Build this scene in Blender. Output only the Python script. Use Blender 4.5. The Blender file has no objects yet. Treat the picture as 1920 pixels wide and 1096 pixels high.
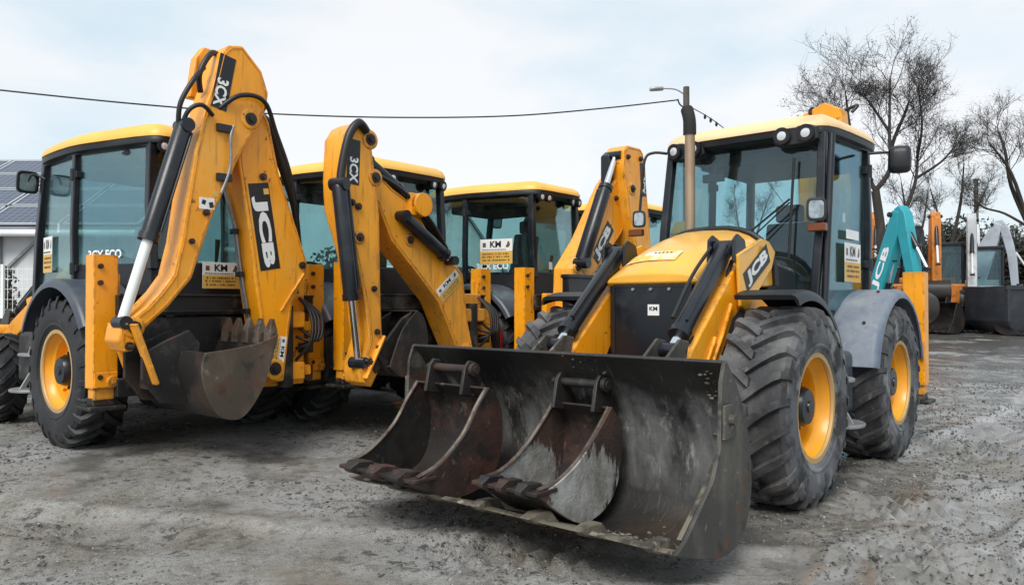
import bpy, bmesh, math, random
import numpy as np
from mathutils import Vector, Matrix

R = math.radians
scene = bpy.context.scene
col = scene.collection

# ------------------------------------------------------------------ camera
cam_d = bpy.data.cameras.new('camera')
cam = bpy.data.objects.new('camera', cam_d)
col.objects.link(cam)
cam.location = (0, 0, 1.431)
cam.rotation_euler = (R(90) + 0.0134, 0, 0)
cam_d.sensor_width = 36.0
cam_d.lens = 36.0 * 1423.5 / 1920.0
cam_d.clip_start = 0.05
cam_d.clip_end = 3000
scene.camera = cam

# ------------------------------------------------------------------ sky
SUN_EL, SUN_AZ = 48.0, 200.0       # azimuth from +Y clockwise; behind the camera, a little to the left
world = bpy.data.worlds.new('World')
scene.world = world
world.use_nodes = True
nt = world.node_tree
nt.nodes.clear()
wo = nt.nodes.new('ShaderNodeOutputWorld')
bg_sky = nt.nodes.new('ShaderNodeBackground')
sky = nt.nodes.new('ShaderNodeTexSky')
sky.sky_type = 'NISHITA'
sky.sun_disc = False
sky.sun_elevation = R(SUN_EL)
sky.sun_rotation = R(SUN_AZ)
sky.air_density = 1.0
sky.dust_density = 2.0
nt.links.new(sky.outputs[0], bg_sky.inputs[0])
bg_sky.inputs[1].default_value = 0.08
# overcast layer: pale cloud sheet with soft blue thin places
bg_cl = nt.nodes.new('ShaderNodeBackground')
tc = nt.nodes.new('ShaderNodeTexCoord')
mp = nt.nodes.new('ShaderNodeMapping')
mp.inputs['Scale'].default_value = (1.0, 1.0, 2.6)
nz = nt.nodes.new('ShaderNodeTexNoise')
nz.inputs['Scale'].default_value = 1.7
nz.inputs['Detail'].default_value = 6
nz.inputs['Roughness'].default_value = 0.52
cr = nt.nodes.new('ShaderNodeValToRGB')
cr.color_ramp.elements[0].position = 0.36
cr.color_ramp.elements[0].color = (0.54, 0.70, 0.82, 1)
cr.color_ramp.elements[1].position = 0.62
cr.color_ramp.elements[1].color = (1.0, 1.0, 1.0, 1)
e = cr.color_ramp.elements.new(0.48)
e.color = (0.74, 0.87, 0.945, 1)
nt.links.new(tc.outputs['Generated'], mp.inputs[0])
nt.links.new(mp.outputs[0], nz.inputs['Vector'])
nt.links.new(nz.outputs[0], cr.inputs[0])
nt.links.new(cr.outputs[0], bg_cl.inputs[0])
bg_cl.inputs[1].default_value = 0.49
mixw = nt.nodes.new('ShaderNodeMixShader')
mixw.inputs[0].default_value = 0.86
nt.links.new(bg_sky.outputs[0], mixw.inputs[1])
nt.links.new(bg_cl.outputs[0], mixw.inputs[2])
nt.links.new(mixw.outputs[0], wo.inputs[0])

# ------------------------------------------------------------------ sun behind thin cloud
sun_d = bpy.data.lights.new('sun', 'SUN')
sun = bpy.data.objects.new('sun', sun_d)
col.objects.link(sun)
sun_d.energy = 1.5
sun_d.angle = R(30)
sun_d.color = (1.0, 0.96, 0.90)
az = R(SUN_AZ)
sdir = Vector((math.sin(az) * math.cos(R(SUN_EL)), math.cos(az) * math.cos(R(SUN_EL)), math.sin(R(SUN_EL))))
sun.rotation_euler = (-sdir).to_track_quat('-Z', 'Y').to_euler()

scene.view_settings.view_transform = 'Standard'
scene.view_settings.look = 'None'
scene.view_settings.exposure = 1.08
scene.view_settings.gamma = 1.0
scene.view_settings.use_curve_mapping = False
scene.render.engine = 'CYCLES'
scene.cycles.use_denoising = True
scene.cycles.max_bounces = 8
scene.cycles.transparent_max_bounces = 24
scene.cycles.sample_clamp_indirect = 6

random.seed(11)
rng = np.random.default_rng(5)


# ================================================================== materials
def new_mat(name):
    m = bpy.data.materials.new(name)
    m.use_nodes = True
    n = m.node_tree
    n.nodes.clear()
    o = n.nodes.new('ShaderNodeOutputMaterial')
    return m, n, o


def ramp(n, fac, stops):
    r = n.nodes.new('ShaderNodeValToRGB')
    el = r.color_ramp.elements
    while len(el) < len(stops):
        el.new(0.5)
    for k, (p, c) in enumerate(stops):
        el[k].position = p
        el[k].color = (c, c, c, 1) if isinstance(c, (int, float)) else (*c, 1)
    n.links.new(fac, r.inputs[0])
    return r.outputs[0]


def noise(n, scale, detail=5, rough=0.55, coord='Object', stretch=None, dist=0.0):
    t = n.nodes.new('ShaderNodeTexCoord')
    x = n.nodes.new('ShaderNodeTexNoise')
    x.inputs['Scale'].default_value = scale
    x.inputs['Detail'].default_value = detail
    x.inputs['Roughness'].default_value = rough
    x.inputs['Distortion'].default_value = dist
    src = t.outputs[coord]
    mpn = n.nodes.new('ShaderNodeMapping')
    n.links.new(src, mpn.inputs[0])
    if stretch:
        mpn.inputs['Scale'].default_value = stretch
    oi = n.nodes.new('ShaderNodeObjectInfo')
    vm = n.nodes.new('ShaderNodeVectorMath')
    vm.operation = 'ADD'
    cmb = n.nodes.new('ShaderNodeCombineXYZ')
    mm = n.nodes.new('ShaderNodeMath')
    mm.operation = 'MULTIPLY'
    mm.inputs[1].default_value = 37.0
    n.links.new(oi.outputs['Random'], mm.inputs[0])
    for k in range(3):
        n.links.new(mm.outputs[0], cmb.inputs[k])
    n.links.new(mpn.outputs[0], vm.inputs[0])
    n.links.new(cmb.outputs[0], vm.inputs[1])
    n.links.new(vm.outputs[0], x.inputs['Vector'])
    return x.outputs[0]


def mixc(n, fac, a, b):
    m = n.nodes.new('ShaderNodeMix')
    m.data_type = 'RGBA'
    if isinstance(fac, (int, float)):
        m.inputs[0].default_value = fac
    else:
        n.links.new(fac, m.inputs[0])
    for s, v in ((6, a), (7, b)):
        if isinstance(v, tuple):
            m.inputs[s].default_value = (*v, 1)
        else:
            n.links.new(v, m.inputs[s])
    return m.outputs[2]


def worn(name, base, rough=0.45, metal=0.0, layers=(), rough2=None, bump=0.0, bscale=60, coat=0.0, vary=0.12, vscale=1.5, edge=None, dust=0.0):
    """paint or metal: base colour, slow tint variation, then layers of (colour, scale, lo, hi, stretch, amount)"""
    m, n, o = new_mat(name)
    p = n.nodes.new('ShaderNodeBsdfPrincipled')
    n.links.new(p.outputs[0], o.inputs[0])
    v = noise(n, vscale, 4)
    dark = tuple(c * (1 - vary) for c in base)
    lite = tuple(min(1, c * (1 + vary)) for c in base)
    c = mixc(n, ramp(n, v, [(0.3, 0.0), (0.7, 1.0)]), dark, lite)
    rg = None
    for (lc, sc, lo, hi, st, am) in layers:
        f = ramp(n, noise(n, sc, 7, 0.62, stretch=st), [(lo, 0.0), (hi, am)])
        c = mixc(n, f, c, lc)
        if rg is None:
            rg = f
    if dust:
        gn = n.nodes.new('ShaderNodeNewGeometry')
        sx = n.nodes.new('ShaderNodeSeparateXYZ')
        n.links.new(gn.outputs['Normal'], sx.inputs[0])
        f = ramp(n, sx.outputs[2], [(0.25, 0.0), (0.85, 1.0)])
        f2 = ramp(n, noise(n, 5, 7, 0.68), [(0.36, 0.0), (0.68, dust)])
        mu = n.nodes.new('ShaderNodeMath')
        mu.operation = 'MULTIPLY'
        n.links.new(f, mu.inputs[0])
        n.links.new(f2, mu.inputs[1])
        c = mixc(n, mu.outputs[0], c, (0.40, 0.32, 0.20))
        # splashes of dried mud, any face
        sp = ramp(n, noise(n, 22, 4, 0.7), [(0.66, 0.0), (0.70, 0.5)])
        c = mixc(n, sp, c, (0.26, 0.20, 0.12))
    if edge:
        ecol, erad, elo, ehi = edge
        bv = n.nodes.new('ShaderNodeBevel')
        bv.samples = 4
        bv.inputs['Radius'].default_value = erad
        ge = n.nodes.new('ShaderNodeNewGeometry')
        dt = n.nodes.new('ShaderNodeVectorMath')
        dt.operation = 'DOT_PRODUCT'
        n.links.new(bv.outputs[0], dt.inputs[0])
        n.links.new(ge.outputs['Normal'], dt.inputs[1])
        em = ramp(n, dt.outputs['Value'], [(0.84, 1.0), (0.990, 0.0)])
        en = ramp(n, noise(n, 11, 6, 0.7), [(elo, 0.0), (ehi, 1.0)])
        mu = n.nodes.new('ShaderNodeMath')
        mu.operation = 'MULTIPLY'
        n.links.new(em, mu.inputs[0])
        n.links.new(en, mu.inputs[1])
        c = mixc(n, mu.outputs[0], c, ecol)
    n.links.new(c, p.inputs['Base Color'])
    p.inputs['Metallic'].default_value = metal
    if rg is not None and rough2 is not None:
        mm = n.nodes.new('ShaderNodeMapRange')
        mm.inputs[3].default_value = rough
        mm.inputs[4].default_value = rough2
        n.links.new(rg, mm.inputs[0])
        n.links.new(mm.outputs[0], p.inputs['Roughness'])
    else:
        p.inputs['Roughness'].default_value = rough
    if coat:
        p.inputs['Coat Weight'].default_value = coat
        p.inputs['Coat Roughness'].default_value = 0.15
    if bump:
        b = n.nodes.new('ShaderNodeBump')
        b.inputs['Strength'].default_value = bump
        b.inputs['Distance'].default_value = 0.01
        n.links.new(noise(n, bscale, 6, 0.6), b.inputs['Height'])
        n.links.new(b.outputs[0], p.inputs['Normal'])
    return m


def plain(name, base, rough=0.5, metal=0.0):
    m, n, o = new_mat(name)
    p = n.nodes.new('ShaderNodeBsdfPrincipled')
    n.links.new(p.outputs[0], o.inputs[0])
    p.inputs['Base Color'].default_value = (*base, 1)
    p.inputs['Roughness'].default_value = rough
    p.inputs['Metallic'].default_value = metal
    return m


def glass_mat(name, tint, refl=0.10, dust=0.0):
    m, n, o = new_mat(name)
    tr = n.nodes.new('ShaderNodeBsdfTransparent')
    tr.inputs[0].default_value = (*tint, 1)
    gl = n.nodes.new('ShaderNodeBsdfGlossy')
    gl.inputs['Roughness'].default_value = 0.03
    gl.inputs[0].default_value = (0.85, 0.93, 0.97, 1)
    fr = n.nodes.new('ShaderNodeLayerWeight')
    fr.inputs[0].default_value = 0.22
    mr = n.nodes.new('ShaderNodeMapRange')
    mr.inputs[3].default_value = refl
    mr.inputs[4].default_value = 0.55
    n.links.new(fr.outputs['Fresnel'], mr.inputs[0])
    mx = n.nodes.new('ShaderNodeMixShader')
    n.links.new(mr.outputs[0], mx.inputs[0])
    n.links.new(tr.outputs[0], mx.inputs[1])
    n.links.new(gl.outputs[0], mx.inputs[2])
    out = mx.outputs[0]
    if dust:
        df = n.nodes.new('ShaderNodeBsdfDiffuse')
        df.inputs[0].default_value = (0.30, 0.31, 0.29, 1)
        f = ramp(n, noise(n, 2.6, 6, 0.6, stretch=(1, 1, 0.45)), [(0.42, 0.0), (0.78, dust)])
        m2 = n.nodes.new('ShaderNodeMixShader')
        n.links.new(f, m2.inputs[0])
        n.links.new(out, m2.inputs[1])
        n.links.new(df.outputs[0], m2.inputs[2])
        out = m2.outputs[0]
    n.links.new(out, o.inputs[0])
    return m


MUD = (0.20, 0.175, 0.14)
RUST = (0.13, 0.045, 0.018)
YEL = (0.92, 0.345, 0.004)
M = {}
M['yellow'] = worn('yellow_paint', YEL, 0.36, 0, [(RUST, 9.0, 0.645, 0.69, None, 0.9), ((0.58, 0.22, 0.02), 1.9, 0.50, 0.74, (1, 1, .5), 0.45), ((0.88, 0.45, 0.07), 1.1, 0.48, 0.66, None, 0.6), ((0.20, 0.10, 0.03), 7, 0.56, 0.70, (3.0, 3.0, .25), 0.6), ((0.035, 0.025, 0.018), 16, 0.66, 0.72, (1, 1, .35), 0.85), ((0.86, 0.60, 0.25), 30, 0.66, 0.72, (1, 1, .2), 0.35)], 0.6, 0.10, 40, coat=0.12, edge=((0.10, 0.05, 0.022), 0.034, 0.47, 0.56), dust=0.55)
M['yellow_rough'] = worn('weathered_yellow_paint', (0.88, 0.36, 0.02), 0.48, 0, [(RUST, 8.0, 0.66, 0.71, None, 0.9), ((0.38, 0.20, 0.07), 2.5, 0.44, 0.75, (1, 1, .5), 0.6), ((0.03, 0.022, 0.016), 6, 0.66, 0.70, None, 0.92), ((0.16, 0.085, 0.03), 7, 0.54, 0.70, (3.0, 3.0, .25), 0.6)], 0.75, 0.15, 40, edge=((0.05, 0.03, 0.018), 0.040, 0.42, 0.50), dust=0.6)
M['yellow_hood'] = worn('hood_yellow_paint', (0.86, 0.43, 0.035), 0.30, 0, [((0.55, 0.33, 0.10), 1.8, 0.52, 0.8, None, 0.4), (MUD, 14, 0.68, 0.76, None, 0.5), ((0.70, 0.30, 0.02), 1.0, 0.5, 0.7, None, 0.4), ((0.90, 0.62, 0.22), 28, 0.64, 0.72, (1, .3, 1), 0.35)], 0.5, 0.05, 30, coat=0.35, dust=0.35, edge=((0.22, 0.12, 0.05), 0.03, 0.50, 0.60))
M['roof_yellow'] = worn('roof_paint', (0.86, 0.47, 0.08), 0.40, 0, [((0.55, 0.38, 0.18), 2.0, 0.5, 0.8, None, 0.45)], 0.6, 0.03, 30)
M['roof_cream'] = worn('sun_faded_roof_paint', (0.84, 0.60, 0.33), 0.42, 0, [((0.50, 0.28, 0.12), 1.6, 0.50, 0.72, None, 0.6)], 0.6, 0.03, 30)
M['weld'] = worn('weld_bead_paint', (0.70, 0.27, 0.02), 0.5, 0, [((0.22, 0.10, 0.03), 12, 0.48, 0.62, None, 0.8)], 0.7)
M['rim'] = worn('rim_yellow_paint', (0.88, 0.37, 0.008), 0.38, 0, [((0.45, 0.24, 0.07), 4.0, 0.52, 0.75, None, 0.5), (RUST, 10, 0.68, 0.73, None, 0.8)], 0.6, 0.05, 40, coat=0.2)
M['rim_flange'] = worn('rim_flange_paint', (0.52, 0.34, 0.14), 0.6, 0.2, [(RUST, 12, 0.6, 0.7, None, 0.5)], 0.8)
M['black'] = worn('black_paint', (0.008, 0.010, 0.015), 0.30, 0, [((0.045, 0.045, 0.045), 3.5, 0.52, 0.75, None, 0.6)], 0.6, 0.05, 50)
M['black_plastic'] = worn('black_plastic', (0.010, 0.011, 0.014), 0.45, 0, [((0.05, 0.05, 0.05), 2.8, 0.52, 0.8, None, 0.5)], 0.7, 0.05, 90)
M['fender'] = worn('fender_plastic', (0.040, 0.050, 0.068), 0.38, 0, [((0.15, 0.155, 0.16), 2.2, 0.45, 0.8, None, 0.5)], 0.6, 0.03, 60)
M['fender_dusty'] = worn('dusty_fender_plastic', (0.105, 0.135, 0.185), 0.5, 0, [((0.26, 0.27, 0.28), 20, 0.60, 0.68, (1, 1, .15), 0.6), ((0.30, 0.31, 0.32), 2.6, 0.42, 0.75, None, 0.7), ((0.08, 0.08, 0.07), 9, 0.60, 0.72, None, 0.6)], 0.75, 0.04, 60)
M['rubber'] = worn('tyre_rubber', (0.010, 0.010, 0.012), 0.55, 0, [((0.055, 0.055, 0.058), 3.2, 0.46, 0.75, None, 0.6), ((0.13, 0.125, 0.12), 9, 0.62, 0.75, None, 0.5)], 0.8, 0.2, 70)
M['rubber_dusty'] = worn('dusty_tyre_rubber', (0.030, 0.030, 0.033), 0.58, 0, [((0.16, 0.158, 0.158), 2.6, 0.40, 0.62, None, 0.8), ((0.010, 0.010, 0.011), 4.5, 0.54, 0.64, None, 0.75), ((0.17, 0.15, 0.12), 9, 0.60, 0.70, None, 0.6)], 0.8, 0.25, 70)
M['sidewall'] = worn('muddy_sidewall', (0.10, 0.105, 0.115), 0.65, 0, [((0.018, 0.018, 0.020), 3.6, 0.46, 0.58, None, 0.9), ((0.25, 0.255, 0.26), 6, 0.54, 0.66, (1, 1, .6), 0.75)], 0.85, 0.3, 80)
M['chassis'] = worn('greasy_chassis', (0.013, 0.012, 0.012), 0.55, 0.1, [(MUD, 4, 0.52, 0.7, None, 0.6), (RUST, 8, 0.60, 0.7, None, 0.6)], 0.8, 0.15, 50)
M['steel'] = worn('bucket_steel', (0.030, 0.028, 0.027), 0.45, 0.35, [((0.075, 0.042, 0.028), 2.6, 0.48, 0.66, None, 0.75), ((0.10, 0.095, 0.085), 5.0, 0.58, 0.72, None, 0.6)], 0.75, 0.2, 45)


def sepxyz(n):
    t = n.nodes.new('ShaderNodeTexCoord')
    x = n.nodes.new('ShaderNodeSeparateXYZ')
    n.links.new(t.outputs['Object'], x.inputs[0])
    return x.outputs


def fmath(n, op, a, b=None):
    k = n.nodes.new('ShaderNodeMath')
    k.operation = op
    for i_, v in ((0, a), (1, b)):
        if v is None: continue
        if isinstance(v, (int, float)): k.inputs[i_].default_value = v
        else: n.links.new(v, k.inputs[i_])
    return k.outputs[0]


def shovel_material():
    """scraped dark steel, dry dust settled on the middle of the back, wet tan mud along the floor"""
    m, n, o = new_mat('shovel_steel')
    p = n.nodes.new('ShaderNodeBsdfPrincipled')
    n.links.new(p.outputs[0], o.inputs[0])
    X, Y, Z = sepxyz(n)
    c = mixc(n, ramp(n, noise(n, 2.2, 5), [(0.35, 0.0), (0.65, 1.0)]), (0.016, 0.016, 0.017), (0.040, 0.038, 0.036))
    c = mixc(n, ramp(n, noise(n, 1.6, 5), [(0.52, 0.0), (0.66, 0.6)]), c, (0.075, 0.052, 0.036))
    # dust: edge of the deposit wanders with noise
    zz = fmath(n, 'MULTIPLY', fmath(n, 'ADD', Z, fmath(n, 'MULTIPLY', noise(n, 1.5, 4), 0.55)), 0.7)
    band = fmath(n, 'MULTIPLY', ramp(n, zz, [(0.40, 0.0), (0.52, 1.0)]), ramp(n, zz, [(0.74, 1.0), (0.84, 0.0)]))
    du = fmath(n, 'MULTIPLY', band, ramp(n, noise(n, 2.6, 8, 0.66, stretch=(1.4, 1.4, .5)), [(0.40, 0.0), (0.66, 0.95)]))
    c = mixc(n, du, c, (0.22, 0.22, 0.215))
    du2 = fmath(n, 'MULTIPLY', band, ramp(n, noise(n, 7, 8, 0.7, stretch=(1.4, 1.4, .4)), [(0.55, 0.0), (0.68, 0.85)]))
    c = mixc(n, du2, c, (0.40, 0.395, 0.38))
    scr = ramp(n, noise(n, 30, 4, 0.6, stretch=(.15, 2.2, .15)), [(0.62, 0.0), (0.70, 0.45)])
    c = mixc(n, scr, c, (0.17, 0.165, 0.16))
    xx = fmath(n, 'ADD', X, fmath(n, 'MULTIPLY', noise(n, 3.0, 5, 0.65), 0.5))
    mr = n.nodes.new('ShaderNodeMapRange')
    mr.inputs[1].default_value = 2.08
    mr.inputs[2].default_value = 2.24
    n.links.new(xx, mr.inputs[0])
    c = mixc(n, fmath(n, 'MULTIPLY', mr.outputs[0], 0.9), c, (0.17, 0.145, 0.105))
    n.links.new(c, p.inputs['Base Color'])
    p.inputs['Metallic'].default_value = 0.25
    rg = n.nodes.new('ShaderNodeMapRange')
    rg.inputs[3].default_value = 0.42
    rg.inputs[4].default_value = 0.85
    n.links.new(du, rg.inputs[0])
    n.links.new(rg.outputs[0], p.inputs['Roughness'])
    b = n.nodes.new('ShaderNodeBump')
    b.inputs['Strength'].default_value = 0.35
    b.inputs['Distance'].default_value = 0.01
    n.links.new(noise(n, 34, 7, 0.66), b.inputs['Height'])
    n.links.new(b.outputs[0], p.inputs['Normal'])
    return m


def splashed_material():
    """rusty plate with a splash of pale grey mud dried on its lower half"""
    m, n, o = new_mat('mud_splashed_plate')
    p = n.nodes.new('ShaderNodeBsdfPrincipled')
    n.links.new(p.outputs[0], o.inputs[0])
    X, Y, Z = sepxyz(n)
    c = mixc(n, ramp(n, noise(n, 2.6, 6), [(0.42, 0.0), (0.60, 1.0)]), (0.020, 0.018, 0.017), (0.065, 0.036, 0.027))
    dx = fmath(n, 'SUBTRACT', X, 1.84)
    dz = fmath(n, 'SUBTRACT', Z, 0.31)
    d2 = fmath(n, 'SQRT', fmath(n, 'ADD', fmath(n, 'MULTIPLY', fmath(n, 'MULTIPLY', dx, dx), 0.62), fmath(n, 'MULTIPLY', dz, dz)))
    d2 = fmath(n, 'ADD', d2, fmath(n, 'MULTIPLY', fmath(n, 'SUBTRACT', noise(n, 9, 8, 0.7, stretch=(1.6, 1, .45)), 0.5), 0.42))
    mr = n.nodes.new('ShaderNodeMapRange')
    mr.inputs[1].default_value = 0.285
    mr.inputs[2].default_value = 0.245
    n.links.new(d2, mr.inputs[0])
    mud = mixc(n, ramp(n, noise(n, 7, 7, 0.65), [(0.36, 0.0), (0.62, 1.0)]), (0.19, 0.18, 0.16), (0.37, 0.375, 0.365))
    c = mixc(n, mr.outputs[0], c, mud)
    c = mixc(n, ramp(n, noise(n, 16, 6, 0.7, stretch=(1.8, 1, .5)), [(0.62, 0.0), (0.66, 0.9)]), c, (0.035, 0.030, 0.026))
    n.links.new(c, p.inputs['Base Color'])
    p.inputs['Roughness'].default_value = 0.75
    b = n.nodes.new('ShaderNodeBump')
    b.inputs['Strength'].default_value = 0.6
    b.inputs['Distance'].default_value = 0.012
    n.links.new(fmath(n, 'ADD', mr.outputs[0], noise(n, 40, 6, 0.66)), b.inputs['Height'])
    n.links.new(b.outputs[0], p.inputs['Normal'])
    return m


M['shovel'] = shovel_material()
M['mud_splashed'] = splashed_material()
M['shovel_side'] = worn('shovel_side_steel', (0.052, 0.050, 0.045), 0.5, 0.25, [((0.135, 0.125, 0.105), 2.8, 0.46, 0.66, (1, 1, .5), 0.85), ((0.025, 0.023, 0.021), 6.0, 0.54, 0.62, None, 0.8), ((0.26, 0.23, 0.18), 14, 0.62, 0.70, None, 0.7), (RUST, 4, 0.58, 0.68, None, 0.6)], 0.8, 0.3, 45)
M['mud_plate'] = worn('mud_caked_steel', (0.135, 0.118, 0.088), 0.6, 0, [((0.030, 0.026, 0.022), 5.0, 0.50, 0.60, None, 0.9), ((0.36, 0.31, 0.24), 9, 0.58, 0.68, None, 0.8)], 0.9, 0.6, 40)
M['rusty'] = worn('rusty_bucket_steel', (0.030, 0.026, 0.024), 0.5, 0.25, [((0.085, 0.036, 0.026), 1.7, 0.48, 0.60, None, 0.85), ((0.014, 0.014, 0.015), 3.2, 0.52, 0.60, None, 0.85), ((0.16, 0.125, 0.10), 10, 0.60, 0.68, None, 0.65)], 0.75, 0.3, 45)
M['grey_mud'] = worn('grey_mud', (0.24, 0.245, 0.235), 0.85, 0, [((0.05, 0.042, 0.035), 6.0, 0.52, 0.62, (1, 1, .5), 0.9), ((0.34, 0.345, 0.335), 4, 0.5, 0.7, None, 0.5), ((0.16, 0.14, 0.11), 2.5, 0.5, 0.65, None, 0.6)], 0.9, 0.6, 50)
M['worn_edge'] = worn('worn_bright_edge', (0.24, 0.22, 0.19), 0.42, 0.5, [((0.10, 0.075, 0.05), 6, 0.5, 0.7, None, 0.7)], 0.7, 0.2, 50)
M['bucket_brown'] = worn('brown_worn_steel', (0.085, 0.064, 0.048), 0.55, 0.2, [((0.16, 0.125, 0.092), 2.2, 0.46, 0.64, (1, 1, .6), 0.8), ((0.030, 0.026, 0.023), 4.0, 0.54, 0.62, None, 0.85), (RUST, 3.0, 0.54, 0.64, None, 0.65), ((0.28, 0.25, 0.21), 18, 0.63, 0.70, (1, .3, .3), 0.6)], 0.8, 0.3, 45)
M['wet_mud'] = worn('wet_mud', (0.115, 0.102, 0.082), 0.6, 0, [((0.21, 0.19, 0.155), 6, 0.5, 0.62, None, 0.8)], 0.85, 0.4, 60)
M['worn_rust'] = worn('worn_rusty_edge', (0.16, 0.13, 0.11), 0.5, 0.4, [((0.06, 0.035, 0.025), 7, 0.42, 0.6, None, 0.9)], 0.7, 0.2, 50)
M['chrome'] = plain('chrome_rod', (0.80, 0.82, 0.85), 0.16, 1.0)
M['grey_steel'] = worn('grey_steel', (0.30, 0.30, 0.31), 0.45, 0.4, [((0.12, 0.11, 0.10), 8, 0.5, 0.7, None, 0.6)], 0.6)
M['exhaust'] = worn('rusted_exhaust', (0.36, 0.27, 0.19), 0.55, 0.5, [((0.20, 0.10, 0.05), 4, 0.45, 0.7, (1, 1, .3), 0.8)], 0.7, 0.1, 60)
M['soot'] = plain('soot_black', (0.012, 0.012, 0.012), 0.8)
M['hose'] = plain('black_hose', (0.012, 0.012, 0.013), 0.45)
M['lens'] = plain('lamp_lens', (0.72, 0.74, 0.78), 0.12, 0.35)
M['mirror'] = worn('mirror_glass', (0.55, 0.57, 0.58), 0.12, 0.9, [((0.25, 0.25, 0.26), 14, 0.45, 0.6, None, 0.7)])
M['red'] = plain('red_lens', (0.28, 0.012, 0.010), 0.22)
M['amber'] = plain('amber_lens', (0.16, 0.045, 0.012), 0.3)
M['white'] = worn('white_decal', (0.80, 0.81, 0.80), 0.45, 0, [((0.45, 0.44, 0.42), 6, 0.52, 0.8, None, 0.4)])
M['faded_white'] = worn('faded_sticker', (0.80, 0.66, 0.40), 0.5, 0, [((0.86, 0.45, 0.05), 9, 0.40, 0.58, None, 0.95), ((0.78, 0.76, 0.70), 5, 0.52, 0.62, None, 0.8)])
M['ink'] = plain('black_decal', (0.010, 0.010, 0.012), 0.4)
M['brown_ink'] = plain('brown_ink', (0.13, 0.075, 0.03), 0.5)
M['gold'] = worn('gold_decal', (0.72, 0.42, 0.08), 0.45, 0, [((0.5, 0.33, 0.12), 8, 0.5, 0.8, None, 0.5)])
M['glass'] = glass_mat('tinted_glass', (0.71, 0.83, 0.83), 0.04, 0.07)
M['glass_dark'] = glass_mat('deep_tinted_glass', (0.74, 0.87, 0.89), 0.045, 0.08)
M['seat'] = plain('seat_fabric', (0.03, 0.032, 0.036), 0.9)
M['interior'] = plain('cab_interior_grey', (0.035, 0.038, 0.042), 0.7)
M['orange'] = worn('orange_paint', (0.62, 0.20, 0.02), 0.45, 0, [(RUST, 5, 0.52, 0.66, None, 0.8)], 0.7)
M['teal'] = worn('teal_paint', (0.020, 0.30, 0.36), 0.38, 0, [((0.03, 0.16, 0.19), 3, 0.5, 0.75, None, 0.6)], 0.6)
M['white_paint'] = worn('white_paint', (0.66, 0.68, 0.70), 0.4, 0, [((0.30, 0.30, 0.30), 5, 0.5, 0.72, None, 0.7), (RUST, 9, 0.66, 0.72, None, 0.5)], 0.6)
M['pale_grey'] = worn('pale_grey_paint', (0.50, 0.54, 0.60), 0.45, 0, [((0.24, 0.25, 0.27), 4, 0.5, 0.75, None, 0.6)], 0.6)
M['slate'] = worn('slate_paint', (0.024, 0.028, 0.036), 0.45, 0.1, [((0.07, 0.07, 0.074), 2.5, 0.5, 0.75, None, 0.6)], 0.6)


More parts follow.
